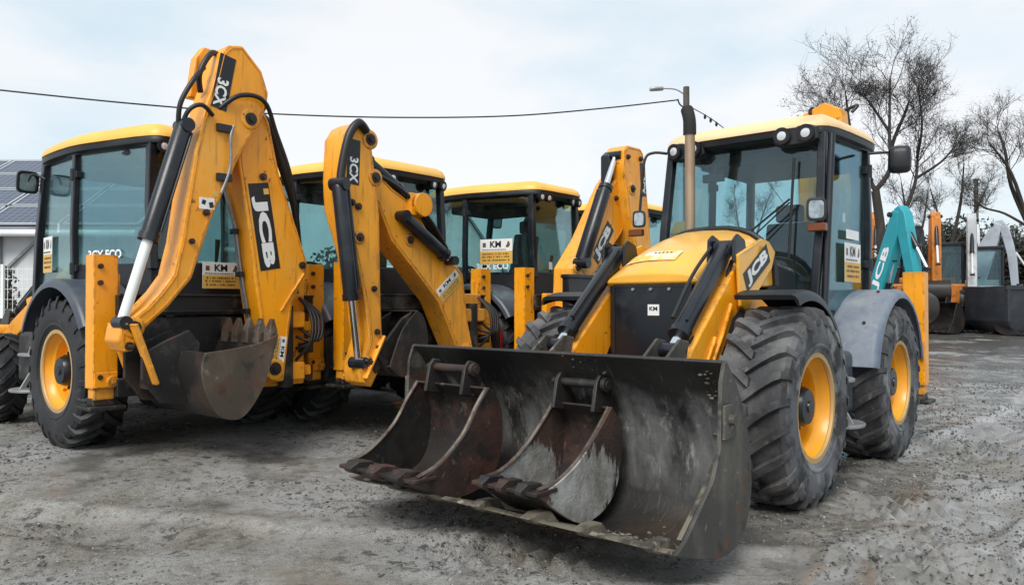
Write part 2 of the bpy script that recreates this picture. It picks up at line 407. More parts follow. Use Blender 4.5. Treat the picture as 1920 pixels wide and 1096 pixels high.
# ================================================================== geometry helper
class G:
    def __init__(s):
        s.v, s.f, s.mi, s.cur = [], [], [], 0

    def mat(s, k):
        s.cur = k
        return s

    def add(s, vs, fs):
        o = len(s.v)
        s.v.extend([tuple(float(c) for c in q) for q in vs])
        for q in fs:
            s.f.append([i + o for i in q])
            s.mi.append(s.cur)
        return s

    def box(s, x0, x1, y0, y1, z0, z1):
        vs = [(x, y, z) for x in (x0, x1) for y in (y0, y1) for z in (z0, z1)]
        return s.add(vs, [(0, 1, 3, 2), (4, 6, 7, 5), (0, 4, 5, 1), (2, 3, 7, 6), (0, 2, 6, 4), (1, 5, 7, 3)])

    def prism(s, pts, plane, a, b):
        n = len(pts)
        def V(p, t):
            if plane == 'xz': return (p[0], t, p[1])
            if plane == 'yz': return (t, p[0], p[1])
            return (p[0], p[1], t)
        vs = [V(p, a) for p in pts] + [V(p, b) for p in pts]
        fs = [list(range(n)), list(range(2 * n - 1, n - 1, -1))]
        fs += [(i, (i + 1) % n, n + (i + 1) % n, n + i) for i in range(n)]
        return s.add(vs, fs)

    def tube(s, pts, r, n=10, caps=True):
        pts = [Vector(p) for p in pts]
        if isinstance(r, (int, float)): r = [r] * len(pts)
        rings = []
        prev = None
        for i, p in enumerate(pts):
            d = (pts[min(i + 1, len(pts) - 1)] - pts[max(i - 1, 0)]).normalized()
            if prev is None:
                a = d.orthogonal().normalized()
            else:
                a = prev - d * prev.dot(d)
                a = a.normalized() if a.length > 1e-6 else d.orthogonal().normalized()
            prev = a
            b = d.cross(a)
            rings.append([p + (a * math.cos(2 * math.pi * k / n) + b * math.sin(2 * math.pi * k / n)) * r[i] for k in range(n)])
        return s.loft(rings, caps)

    def loft(s, rings, caps=True, closed=True):
        n = len(rings[0])
        vs = [q for rg in rings for q in rg]
        fs = []
        for i in range(len(rings) - 1):
            for k in range(n if closed else n - 1):
                k2 = (k + 1) % n
                fs.append((i * n + k, i * n + k2, (i + 1) * n + k2, (i + 1) * n + k))
        if caps:
            fs.append(list(range(n - 1, -1, -1)))
            fs.append([(len(rings) - 1) * n + k for k in range(n)])
        return s.add(vs, fs)

    def lathe(s, prof, n=40, c=(0, 0, 0), axis='y', close=False, caps=True):
        rings = []
        for (t, r) in prof:
            rg = []
            for k in range(n):
                a = 2 * math.pi * k / n
                u, w = r * math.cos(a), r * math.sin(a)
                q = {'y': (u, t, w), 'x': (t, u, w), 'z': (u, w, t)}[axis]
                rg.append((q[0] + c[0], q[1] + c[1], q[2] + c[2]))
            rings.append(rg)
        if close: rings.append(rings[0])
        return s.loft(rings, caps and not close)

    def obox(s, p0, p1, w, h, up=(0, 0, 1)):
        p0, p1 = Vector(p0), Vector(p1)
        d = (p1 - p0).normalized()
        u = Vector(up)
        sd = d.cross(u).normalized()
        u = sd.cross(d)
        rg = lambda p: [p + sd * w / 2 * i + u * h / 2 * j for i, j in ((1, 1), (-1, 1), (-1, -1), (1, -1))]
        return s.loft([rg(p0), rg(p1)])

    def mesh(s, name, mats, smooth=35):
        me = bpy.data.meshes.new(name)
        me.from_pydata(s.v, [], s.f)
        if not isinstance(mats, (list, tuple)): mats = [mats]
        for m in mats: me.materials.append(M[m] if isinstance(m, str) else m)
        me.polygons.foreach_set('material_index', s.mi)
        b = bmesh.new()
        b.from_mesh(me)
        bmesh.ops.recalc_face_normals(b, faces=b.faces)
        b.to_mesh(me)
        b.free()
        me.polygons.foreach_set('use_smooth', [True] * len(me.polygons))
        me.set_sharp_from_angle(angle=R(smooth))
        return me

    def build(s, name, mats, parent=None, bevel=0, smooth=35, loc=None, segs=2):
        return link(name, s.mesh(name, mats, smooth), parent, bevel, loc, segs)


def link(name, me, parent=None, bevel=0, loc=None, segs=2):
    o = bpy.data.objects.new(name, me)
    col.objects.link(o)
    if parent is not None: o.parent = parent
    if loc is not None: o.location = loc
    if bevel:
        b = o.modifiers.new('bevel', 'BEVEL')
        b.width = bevel
        b.segments = segs
        b.limit_method = 'ANGLE'
        b.angle_limit = R(38)
        b.harden_normals = True
    return o


def tag(o, label, cat, group=None, kind=None):
    if label: o['label'] = label
    if cat: o['category'] = cat
    if group: o['group'] = group
    if kind: o['kind'] = kind
    return o


def empty(name, loc, rz=0.0):
    o = bpy.data.objects.new(name, None)
    o.empty_display_size = 0.3
    col.objects.link(o)
    o.location = loc
    o.rotation_euler = (0, 0, rz)
    return o


def catmull(pts, n=6, closed=False):
    P = [Vector(p) for p in pts]
    out = []
    m = len(P)
    rng_ = range(m if closed else m - 1)
    for i in rng_:
        p0 = P[(i - 1) % m] if closed or i > 0 else P[0]
        p1, p2 = P[i], P[(i + 1) % m]
        p3 = P[(i + 2) % m] if closed or i + 2 < m else P[-1]
        for k in range(n):
            t = k / n
            out.append(0.5 * ((2 * p1) + (p2 - p0) * t + (2 * p0 - 5 * p1 + 4 * p2 - p3) * t * t + (3 * p1 - p0 - 3 * p2 + p3) * t ** 3))
    if not closed: out.append(P[-1])
    return out


def txt_mesh(text, mat, bold=0.03, space=1.0):
    cu = bpy.data.curves.new('letters', 'FONT')
    cu.body = text
    cu.size = 1.0
    cu.offset = bold
    cu.extrude = 0.0
    cu.space_character = space
    cu.resolution_u = 3
    o = bpy.data.objects.new('letters_tmp', cu)
    col.objects.link(o)
    dg = bpy.context.evaluated_depsgraph_get()
    dg.update()
    me = bpy.data.meshes.new_from_object(o.evaluated_get(dg))
    bpy.data.objects.remove(o)
    bpy.data.curves.remove(cu)
    me.materials.clear()
    me.materials.append(M[mat])
    return me


def lettering(text, parent, origin, right, up, w, h, mat='white', bold=0.03, name='lettering', space=1.0):
    """flat lettering filling w x h, its centre at origin, in the plane of right and up"""
    me = txt_mesh(text, mat, bold, space)
    co = np.empty(len(me.vertices) * 3)
    me.vertices.foreach_get('co', co)
    co = co.reshape(-1, 3)
    lo, hi = co.min(0), co.max(0)
    r, u = Vector(right).normalized(), Vector(up).normalized()
    a = (co[:, 0] - (lo[0] + hi[0]) / 2) / (hi[0] - lo[0]) * w
    b = (co[:, 1] - (lo[1] + hi[1]) / 2) / (hi[1] - lo[1]) * h
    out = np.array(origin)[None] + a[:, None] * np.array(r)[None] + b[:, None] * np.array(u)[None]
    me.vertices.foreach_set('co', out.ravel())
    me.update()
    return link(name, me, parent)


def plate(parent, origin, right, up, w, h, t, mat, name='decal', skew=0.0, bevel=0):
    o, r, u = Vector(origin), Vector(right).normalized(), Vector(up).normalized()
    n = r.cross(u).normalized()
    g = G()
    rg = lambda d: [o + r * (w / 2 * i + skew * j) + u * (h / 2 * j) + n * d for i, j in ((-1, -1), (1, -1), (1, 1), (-1, 1))]
    g.loft([rg(0), rg(t)])
    return g.build(name, mat, parent, bevel)


def km_sticker(parent, origin, right, up, w, h):
    """white dealer sticker with KM and a small bird mark, gold contact panel under it"""
    o, r, u = Vector(origin), Vector(right).normalized(), Vector(up).normalized()
    n = r.cross(u).normalized()
    st = plate(parent, o, r, u, w, h, 0.003, 'white', 'sticker')
    e1, e2 = n * 0.0045, n * 0.006
    g = G()
    def q(cx, cy, ww, hh, d):
        c = o + r * (cx * w) + u * (cy * h) + d
        g.add([c + r * (ww * w / 2 * i) + u * (hh * h / 2 * j) for i, j in ((-1, -1), (1, -1), (1, 1), (-1, 1))], [(0, 1, 2, 3)])
    q(0, -0.24, 1.0, 0.5, e1)
    g.mat(1)
    for cy in (-0.10, -0.215, -0.35):
        x = -0.44 + random.uniform(0, 0.08)
        while x < 0.38:
            ww = random.choice((0.018, 0.03, 0.03, 0.045))
            q(x + ww / 2, cy, ww, random.uniform(0.045, 0.075), e2)
            x += ww + random.choice((0.012, 0.012, 0.016, 0.05))
    x = -0.44
    while x < 0.3:
        ww = random.uniform(0.02, 0.05)
        q(x + ww / 2, 0.07, ww, 0.04, e1)
        x += ww + 0.015
    # bird mark
    c = o + r * (0.36 * w) + u * (0.27 * h) + e1
    g.add([c + r * (a * w) + u * (b * h) for a, b in ((-0.07, -0.10), (0.02, -0.12), (0.07, -0.02), (0.05, 0.10), (0.0, 0.14), (-0.02, 0.03))], [(0, 1, 2, 3, 4, 5)])
    # faint boxed crest at the left
    q(-0.37, 0.27, 0.10, 0.18, e1)
    g.build('print', ['gold', 'brown_ink'], st, smooth=180)
    lettering('KM', st, o + r * (-0.02 * w) + u * (0.29 * h) + e1, r, u, w * 0.34, h * 0.26, 'ink', 0.03)
    return st


# ================================================================== wheels
_wheel_cache = {}


def wheel_meshes(rad, wid, rimr, dusty, dirn=1):
    key = (rad, wid, rimr, dusty, dirn)
    if key in _wheel_cache: return _wheel_cache[key]
    hw = wid / 2
    lug = 0.050 * rad / 0.71
    rb = rad - lug
    # carcass: profile from outer bead over tread to inner bead (y = +outer)
    prof = [(hw * 0.80, rimr), (hw * 0.93, rimr + 0.03), (hw * 1.0, rimr + (rb - rimr) * 0.35), (hw * 1.02, rimr + (rb - rimr) * 0.60),
            (hw * 0.97, rimr + (rb - rimr) * 0.86), (hw * 0.88, rb - 0.005), (hw * 0.5, rb + 0.008), (0, rb + 0.010)]
    prof = prof + [(-a, b) for a, b in prof[-2::-1]]
    t = G()
    n = 72
    rings = []
    for (y, r) in prof:
        rings.append([(r * math.cos(2 * math.pi * k / n), y, r * math.sin(2 * math.pi * k / n)) for k in range(n)])
    t.mat(1).loft(rings[:5], False)
    t.mat(0).loft(rings[4:len(rings) - 4], False)
    t.mat(1).loft(rings[len(rings) - 5:], False)
    # lugs
    nl = 23 if rad > 0.6 else 17
    step = 2 * math.pi / nl
    t.mat(0)
    for side in (1, -1):
        for k in range(nl):
            a0 = k * step + (step / 2 if side < 0 else 0)
            secs = []
            m = 7
            for q in range(m + 1):
                u = q / m
                y = side * hw * (-0.06 + 1.10 * u)
                ang = a0 + dirn * step * (1.25 * u - 0.28 * u * u)
                half = step * (0.155 + 0.075 * (1 - u) * (1 if q > 0 else 0.7))
                ya = abs(y) / hw
                ro = rad - 0.035 * max(0, ya - 0.75) / 0.3
                ri = rb - 0.03 - (0.05 if ya > 0.92 else 0)
                if q == m:
                    ro = rad - 0.10
                    y = side * hw * 1.035
                sec = []
                for (r, da) in ((ri, -half * 1.15), (ro, -half * 0.82), (ro, half * 0.82), (ri, half * 1.15)):
                    sec.append((r * math.cos(ang + da), y, r * math.sin(ang + da)))
                secs.append(sec)
            t.loft(secs)
    # sidewall ribs
    t.mat(1)
    for yy in (1, -1):
        rm = rimr + (rb - rimr) * 0.22
        t.lathe([(yy * hw * 0.965, rm - 0.012), (yy * hw * 1.0, rm), (yy * hw * 1.005, rm + 0.012), (yy * hw * 0.97, rm + 0.03)], 64, caps=False)
    tyre = t.mesh('tyre', ['rubber_dusty' if dusty else 'rubber', 'sidewall' if dusty else 'rubber'], 40)
    # rim: deep dish
    r = G()
    dp = wid * 0.46
    ro_ = rimr + 0.012
    r.mat(1).lathe([(hw * 0.84, ro_ + 0.014), (hw * 0.90, ro_ + 0.010), (hw * 0.90, rimr - 0.012), (hw * 0.83, rimr - 0.020), (hw * 0.80, rimr - 0.016), (hw * 0.80, ro_)], 56, close=True)
    r.mat(0).lathe([(hw * 0.84, rimr - 0.014), (hw * 0.55, rimr - 0.030), (hw * 0.45, rimr - 0.060), (hw * 0.1, rimr - 0.075), (hw - dp, rimr - 0.09),
                    (hw - dp - 0.02, rimr * 0.62), (hw - dp + 0.03, rimr * 0.55), (hw - dp + 0.03, 0.10), (hw - dp - 0.06, 0.08), (hw - dp - 0.06, rimr - 0.06), (-hw * 0.8, rimr - 0.02), (-hw * 0.84, ro_), (hw * 0.80, rimr - 0.004)], 56, close=True)
    for k in range(8):
        a = 2 * math.pi * k / 8
        c = (rimr * 0.78 * math.cos(a), 0, rimr * 0.78 * math.sin(a))
        r.lathe([(hw - dp - 0.01, 0.022), (hw - dp + 0.018, 0.020), (hw - dp + 0.020, 0.002)], 8, c)
    r.tube([(rimr * 0.80, hw * 0.05, -0.05), (rimr * 0.74, hw * 0.30, -0.055)], 0.012, 6)
    rim = r.mesh('wheel', ['rim', 'rim_flange'], 40)
    h = G()
    y0 = hw - dp
    h.lathe([(y0 + 0.02, rimr * 0.50), (y0 + 0.05, rimr * 0.48), (y0 + 0.06, rimr * 0.40), (y0 + 0.12, rimr * 0.38), (y0 + 0.15, rimr * 0.33), (y0 + 0.155, rimr * 0.12), (y0 + 0.165, 0.04), (y0 + 0.166, 0.002)], 32)
    for k in range(10):
        a = 2 * math.pi * k / 10 + 0.2
        h.lathe([(y0 + 0.04, 0.016), (y0 + 0.078, 0.014), (y0 + 0.08, 0.002)], 6, (rimr * 0.445 * math.cos(a), 0, rimr * 0.445 * math.sin(a)))
    hub = h.mesh('hub', ['black'], 40)
    _wheel_cache[key] = (tyre, rim, hub)
    return _wheel_cache[key]


def wheel(parent, x, y, rad, wid, rimr, dusty, spin=0.0, steer=0.0):
    side = 1 if y > 0 else -1
    tyre, rim, hub = wheel_meshes(rad, wid, rimr, dusty, 1 if side > 0 else -1)
    w = link('wheel', rim, parent, 0, (x, y, rad - 0.015))
    # the chevrons keep pointing the same way on both sides
    w.rotation_euler = (0, spin, (0 if side > 0 else math.pi) + steer)
    link('tyre', tyre, w)
    link('hub', hub, w)
    return w


# ================================================================== shared pieces of a backhoe loader
def cylinder(parent, p0, p1, r, rod_r, rod_frac, name='hydraulic_ram', mats=('black', 'chrome'), rod_at_end=True):
    """barrel from p0, chrome rod running out to p1"""
    p0, p1 = Vector(p0), Vector(p1)
    q = p0.lerp(p1, 1 - rod_frac)
    d = (p1 - p0).normalized()
    g = G()
    g.tube([p0, p0 + d * 0.02, q - d * 0.06, q - d * 0.06, q, q], [r * 0.8, r, r, r * 1.15, r * 1.15, r * 0.75], 18)
    sd = d.orthogonal().normalized()
    g.tube([p0 + d * 0.05 + sd * r * 1.1, q - d * 0.1 + sd * r * 1.1], r * 0.16, 6)
    c = g.build(name, mats[0], parent, 0, 40)
    h = G()
    h.tube([q - d * 0.05, p1], rod_r, 14)
    h.build('rod', mats[1], c, 0, 40)
    s_ = d.cross(Vector((0, 0, 1)))
    s_ = s_.normalized() if s_.length > 0.01 else Vector((0, 1, 0))
    for p, k in ((p0, 1.1), (p1, 1.0)):
        e = G()
        e.tube([p - s_ * r * 1.15, p + s_ * r * 1.15], r * 0.74 * k, 14)
        e.build('eye', mats[0], c, 0, 40)
    return c


def pin(parent, p, axis, r, ln, mat='chassis', name='pin'):
    p, a = Vector(p), Vector(axis).normalized()
    g = G()
    g.tube([p - a * ln, p - a * ln, p + a * ln, p + a * ln], [r * 0.5, r, r, r * 0.5], 14)
    g.tube([p - a * (ln * 1.12), p + a * (ln * 1.12)], r * 0.55, 10)
    return g.build(name, mat, parent, 0, 40)


def hose(parent, pts, r=0.014, name='hose', mat='hose'):
    g = G()
    g.tube(catmull(pts, 6), r, 7)
    return g.build(name, mat, parent, 0, 60)


def fender(parent, cx, cz, r, a0, a1, y0, y1, th, mat, name='fender', lip=0.05):
    g = G()
    n = 16
    secs = []
    for k in range(n + 1):
        a = R(a0 + (a1 - a0) * k / n)
        c, s_ = math.cos(a), math.sin(a)
        s1 = 1 if y1 > y0 else -1
        q = [(r - 0.005, y0), (r + th, y0), (r + th, y1 - s1 * 0.05), (r + th - 0.012, y1 - s1 * 0.018), (r + th - 0.04, y1), (r + th - lip - 0.03, y1 + s1 * 0.004), (r + th - lip - 0.03, y1 - s1 * 0.012), (r - 0.005, y1 - s1 * 0.03)]
        secs.append([(cx + rr * c, yy, cz + rr * s_) for rr, yy in q])
    g.loft(secs)
    return g.build(name, mat, parent, 0, 50)


def work_light(parent, p, d, r=0.07, name='work_light'):
    p, d = Vector(p), Vector(d).normalized()
    g = G()
    g.tube([p - d * 0.07, p - d * 0.05, p + d * 0.015, p + d * 0.02, p + d * 0.008], [r * 0.5, r * 0.95, r * 1.12, r * 1.02, r * 0.98], 20)
    o = g.build(name, 'black_plastic', parent, 0, 40)
    h = G()
    h.tube([p + d * 0.004, p + d * 0.012, p + d * 0.020], [r * 0.96, r * 0.9, r * 0.5], 20)
    h.build('lens', 'lens', o, 0, 40)
    return o


def mirror_unit(parent, base, arm, head, w, h, facing, name='mirror'):
    g = G()
    pts = catmull([base] + list(arm) + [head], 5)
    g.tube(pts, 0.014, 8)
    o = g.build(name, 'black_plastic', parent, 0, 50)
    f = Vector(facing).normalized()
    s_ = f.cross(Vector((0, 0, 1))).normalized()
    u = s_.cross(f)
    c = Vector(head)
    k = G()
    def rg(d, q):
        out = []
        for i in range(16):
            a = 2 * math.pi * i / 16
            ca, sa = math.cos(a), math.sin(a)
            sx = math.copysign(abs(ca) ** 0.45, ca)
            sz = math.copysign(abs(sa) ** 0.45, sa)
            out.append(c + f * d + s_ * sx * w / 2 * q + u * sz * h / 2 * q)
        return out
    k.loft([rg(-0.06, 0.55), rg(-0.045, 0.85), rg(-0.01, 1.0), rg(0.016, 1.0), rg(0.018, 0.80), rg(0.010, 0.78)])
    k.build('housing', 'black_plastic', o, 0, 40)
    t = G()
    t.loft([rg(0.0115, 0.77), rg(0.0135, 0.76)])
    t.build('glass', 'mirror', o, 0, 40)
    return o


def cab(root, side, zf, zq, zr, ztop, roof_mat, glass='glass', roof_h=0.20, lights='both', front_lean=True):
    """side: plan points (x at sill, x at roof, y) of the left side, front to rear
    zf: sill of front and door, zq: sill of the rear quarter window, zr: sill of the rear window"""
    L = side
    n = len(L)
    # tub under the glass
    g = G()
    pl = [(p[0] + 0.02, p[2] - 0.015) for p in L] + [(p[0] + 0.02, -p[2] + 0.015) for p in reversed(L)]
    g.prism(pl, 'xy', 0.78, zf)
    rear = [(L[-2][0] - 0.02, L[-2][2] - 0.015), (L[-1][0], L[-1][2] - 0.015)]
    pl = rear + [(a, -b) for a, b in reversed(rear)]
    g.prism(pl, 'xy', zf + 0.002, zr - 0.02)
    c = g.build('cab', 'black_plastic', root, 0.02)
    # pillars
    def P(k, t, s_, dz=0.0):
        p = L[k]
        return Vector((p[0] + (p[1] - p[0]) * t, s_ * p[2], zf + (ztop - zf) * t))
    for s_ in (1, -1):
        for k in range(n):
            w = 0.085 if k in (0, n - 1) else 0.07
            h = G()
            a, b = P(k, 0, s_), P(k, 1.0, s_)
            if k == n - 1: a.z = zr - 0.10
            mid = a.lerp(b, 0.5) + Vector((0, s_ * 0.02, 0))
            secs = []
            for q in (a, mid, b):
                ww = w / 2
                secs.append([q + Vector((i * ww, j * ww * 0.9, 0)) for i, j in ((1, 1), (-1, 1), (-1, -1), (1, -1))])
            h.loft(secs)
            h.build('pillar', 'black', c, 0.012)
    # header rails
    h = G()
    for s_ in (1, -1):
        for k in range(n - 1):
            h.obox(P(k, 1, s_), P(k + 1, 1, s_), 0.07, 0.07)
    h.obox(P(0, 1, 1), P(0, 1, -1), 0.07, 0.07)
    h.obox(P(n - 1, 1, 1), P(n - 1, 1, -1), 0.07, 0.07)
    h.build('roof_rail', 'black', c, 0.01)
    # panes
    def pane(a, b, c2, d, mat=glass):
        a, b, c2, d = map(Vector, (a, b, c2, d))
        nn = (b - a).cross(d - a).normalized() * 0.003
        k = G()
        k.loft([[q + nn for q in (a, b, c2, d)], [q - nn for q in (a, b, c2, d)]])
        return k.build('pane', mat, c)
    def lerp3(k, z, s_, inset):
        p = L[k]
        t = (z - zf) / (ztop - zf)
        return Vector((p[0] + (p[1] - p[0]) * t, s_ * (p[2] + inset), z))
    zt = ztop - 0.03
    for s_ in (1, -1):
        for k in range(n - 1):
            zb = zf + 0.015 if k < n - 2 else zq
            pane(lerp3(k, zb, s_, 0.0), lerp3(k + 1, zb, s_, 0.0), lerp3(k + 1, zt, s_, 0.0), lerp3(k, zt, s_, 0.0))
            if k == n - 2:   # painted panel under the quarter window
                w = G()
                a, b = lerp3(k, zf, s_, 0), lerp3(k + 1, zf, s_, 0)
                a2, b2 = lerp3(k, zq - 0.005, s_, 0), lerp3(k + 1, zq - 0.005, s_, 0)
                nn = Vector((0, 0.012, 0))
                w.loft([[q + nn for q in (a, b, b2, a2)], [q - nn for q in (a, b, b2, a2)]])
                w.build('quarter_panel', 'black_plastic', c)
    wf = [lerp3(0, zf + 0.015, 1, 0), lerp3(0, zf + 0.015, -1, 0), lerp3(0, zt, -1, 0), lerp3(0, zt, 1, 0)]
    pane(*wf, mat=glass)
    pane(lerp3(n - 1, zr, 1, 0), lerp3(n - 1, zr, -1, 0), lerp3(n - 1, zt, -1, 0), lerp3(n - 1, zt, 1, 0))
    # door hinges and handles on the middle pillar
    k = n - 2
    for s_ in (1, -1):
        for t in (0.28, 0.86):
            p = P(k, t, s_)
            h = G()
            h.box(p.x - 0.07, p.x + 0.07, p.y - 0.03, p.y + 0.03, p.z - 0.035, p.z + 0.035)
            h.tube([(p.x, p.y + s_ * 0.035, p.z - 0.06), (p.x, p.y + s_ * 0.035, p.z + 0.06)], 0.024, 10)
            h.build('hinge', 'black_plastic', c, 0.008)
    # roof: black skirt + coloured cap
    def outline(grow, fx=0.0, rx=0.0):
        pts = []
        fr = L[0]
        ys = fr[2]
        xf = fr[1]
        loop = [(xf + 0.05 + grow + fx, 0.0), (xf + 0.045 + grow + fx, ys * 0.55), (xf + 0.0 + grow + fx, ys * 0.93), (xf - 0.12, ys + grow * 0.75 + 0.02)]
        for p in L[1:-1]: loop.append((p[1], p[2] + grow * 0.8))
        rr = L[-1]
        loop += [((rr[1] + L[-2][1]) / 2, (rr[2] + L[-2][2]) / 2 + grow * 0.8 + 0.02), (rr[1] - 0.0 - grow * 0.5, rr[2] + grow * 0.5), (rr[1] - 0.05 - grow - rx, rr[2] * 0.7), (rr[1] - 0.06 - grow - rx, 0.0)]
        loop = loop + [(a, -b) for a, b in reversed(loop[1:-1])]
        return [Vector((q[0], q[1], 0)) for q in catmull([(a, b, 0) for a, b in loop], 3, True)]
    def ring(grow, z, crown=0.0, sc=1.0):
        o_ = outline(grow)
        cx = sum(p.x for p in o_) / len(o_)
        return [Vector((cx + (p.x - cx) * sc, p.y * sc, z)) for p in o_]
    z0 = ztop
    k = G()
    k.loft([ring(0.02, z0 - 0.03), ring(0.075, z0 - 0.01), ring(0.085, z0 + 0.035), ring(0.06, z0 + 0.06), ring(0.0, z0 + 0.06, sc=0.9)])
    k.build('roof_skirt', 'black_plastic', c, 0, 45)
    k = G()
    rh = roof_h
    k.loft([ring(0.065, z0 + 0.045), ring(0.090, z0 + 0.05), ring(0.088, z0 + 0.075), ring(0.045, z0 + 0.045 + rh * 0.50), ring(-0.01, z0 + 0.04 + rh * 0.78, sc=0.97), ring(-0.03, z0 + 0.03 + rh * 0.96, sc=0.80), ring(-0.03, z0 + 0.03 + rh, sc=0.5)])
    k.build('roof', roof_mat, root, 0, 55)
    # lights
    xf, yf = L[0][1], L[0][2]
    xr, yr = L[-1][1], L[-1][2]
    if lights in ('both', 'front'):
        for s_ in (1, -1):
            k = G()
            k.loft([[(xf + xo, s_ * (yf - 0.205 + yo * sc_), z0 - 0.02 + zo * sc_) for yo, zo in ((-0.20, -0.05), (-0.15, -0.085), (0.15, -0.085), (0.20, -0.05), (0.19, 0.06), (0.12, 0.088), (-0.12, 0.088), (-0.19, 0.06))] for xo, sc_ in ((-0.05, 0.9), (0.10, 1.0), (0.125, 0.95))])
            k.build('lamp_pod', 'black_plastic', c, 0.01)
            for dy in (0.10, 0.31):
                work_light(c, (xf + 0.15, s_ * (yf - dy), z0 - 0.015), (1, s_ * 0.1, -0.12), 0.068)
    if lights in ('both', 'rear'):
        for s_ in (1, -1):
            for dy in (0.06, 0.22):
                work_light(c, (xr - 0.12, s_ * (yr - dy), z0 - 0.045), (-1, s_ * 0.15, -0.15), 0.055)
    k = G()
    k.box(L[-1][1] + 0.14, L[0][1] - 0.22, -L[-1][2] + 0.02, L[-1][2] - 0.02, z0 - 0.17, z0 - 0.031)
    k.box(L[-1][1] + 0.30, L[0][1] - 0.40, -yf + 0.10, yf - 0.10, z0 - 0.10, z0 - 0.032)
    k.build('headliner', 'interior', c, 0.03)
    # inside: seat, steering column and wheel, consoles
    cx = (L[0][0] + L[-1][0]) / 2 - 0.1
    s = G()
    s.box(cx - 0.30, cx + 0.22, -0.26, 0.26, 1.28, 1.46)
    s.loft([[(cx - 0.36 - t * 0.10, y * (1 - 0.12 * t), 1.42 + t * 0.85) for y in (-0.26, 0.26)] + [(cx - 0.22 - t * 0.12, y * (1 - 0.12 * t), 1.42 + t * 0.85) for y in (0.26, -0.26)] for t in (0, 0.5, 1)])
    s.box(cx - 0.12, cx + 0.12, -0.16, 0.16, zf, 1.28)
    s.box(cx - 0.47, cx - 0.36, -0.14, 0.14, 2.28, 2.46)
    s.box(cx - 0.30, cx + 0.15, 0.27, 0.34, 1.62, 1.68)
    s.box(cx - 0.30, cx + 0.15, -0.34, -0.27, 1.62, 1.68)
    s.build('seat', 'seat', c, 0.04, segs=3)
    w = G()
    hx = L[0][0] - 0.50
    w.tube([(hx + 0.28, 0, zf), (hx + 0.05, 0, 1.72)], 0.05, 10)
    for q in range(24):
        pass
    ringp = [Vector((hx + 0.19 * math.cos(a) * 0.75, 0.19 * math.sin(a), 1.74 + 0.19 * math.cos(a) * 0.6)) for a in [2 * math.pi * q / 24 for q in range(25)]]
    w.tube(ringp, 0.016, 7, False)
    w.obox(ringp[0], ringp[12], 0.03, 0.015)
    w.build('steering_wheel', 'black_plastic', c, 0, 50)
    for bx_ in ((L[0][0] - 0.32, L[0][0] - 0.10, -0.35, 0.35, zf, zf + 0.45), (cx - 0.35, cx + 0.35, -yf + 0.06, -yf + 0.26, zf, 1.62)):
        d = G()
        d.box(*bx_)
        d.build('console', 'interior', c, 0.03)
    for yy in (-0.23, 0.23):
        d = G()
        d.box(xr + 0.10, xr + 0.36, yy - 0.11, yy + 0.11, zf, 1.72)
        d.tube([(xr + 0.24, yy, 1.70), (xr + 0.20, yy, 1.98)], [0.014, 0.028], 8)
        d.build('console', 'interior', c, 0.03)
    return c


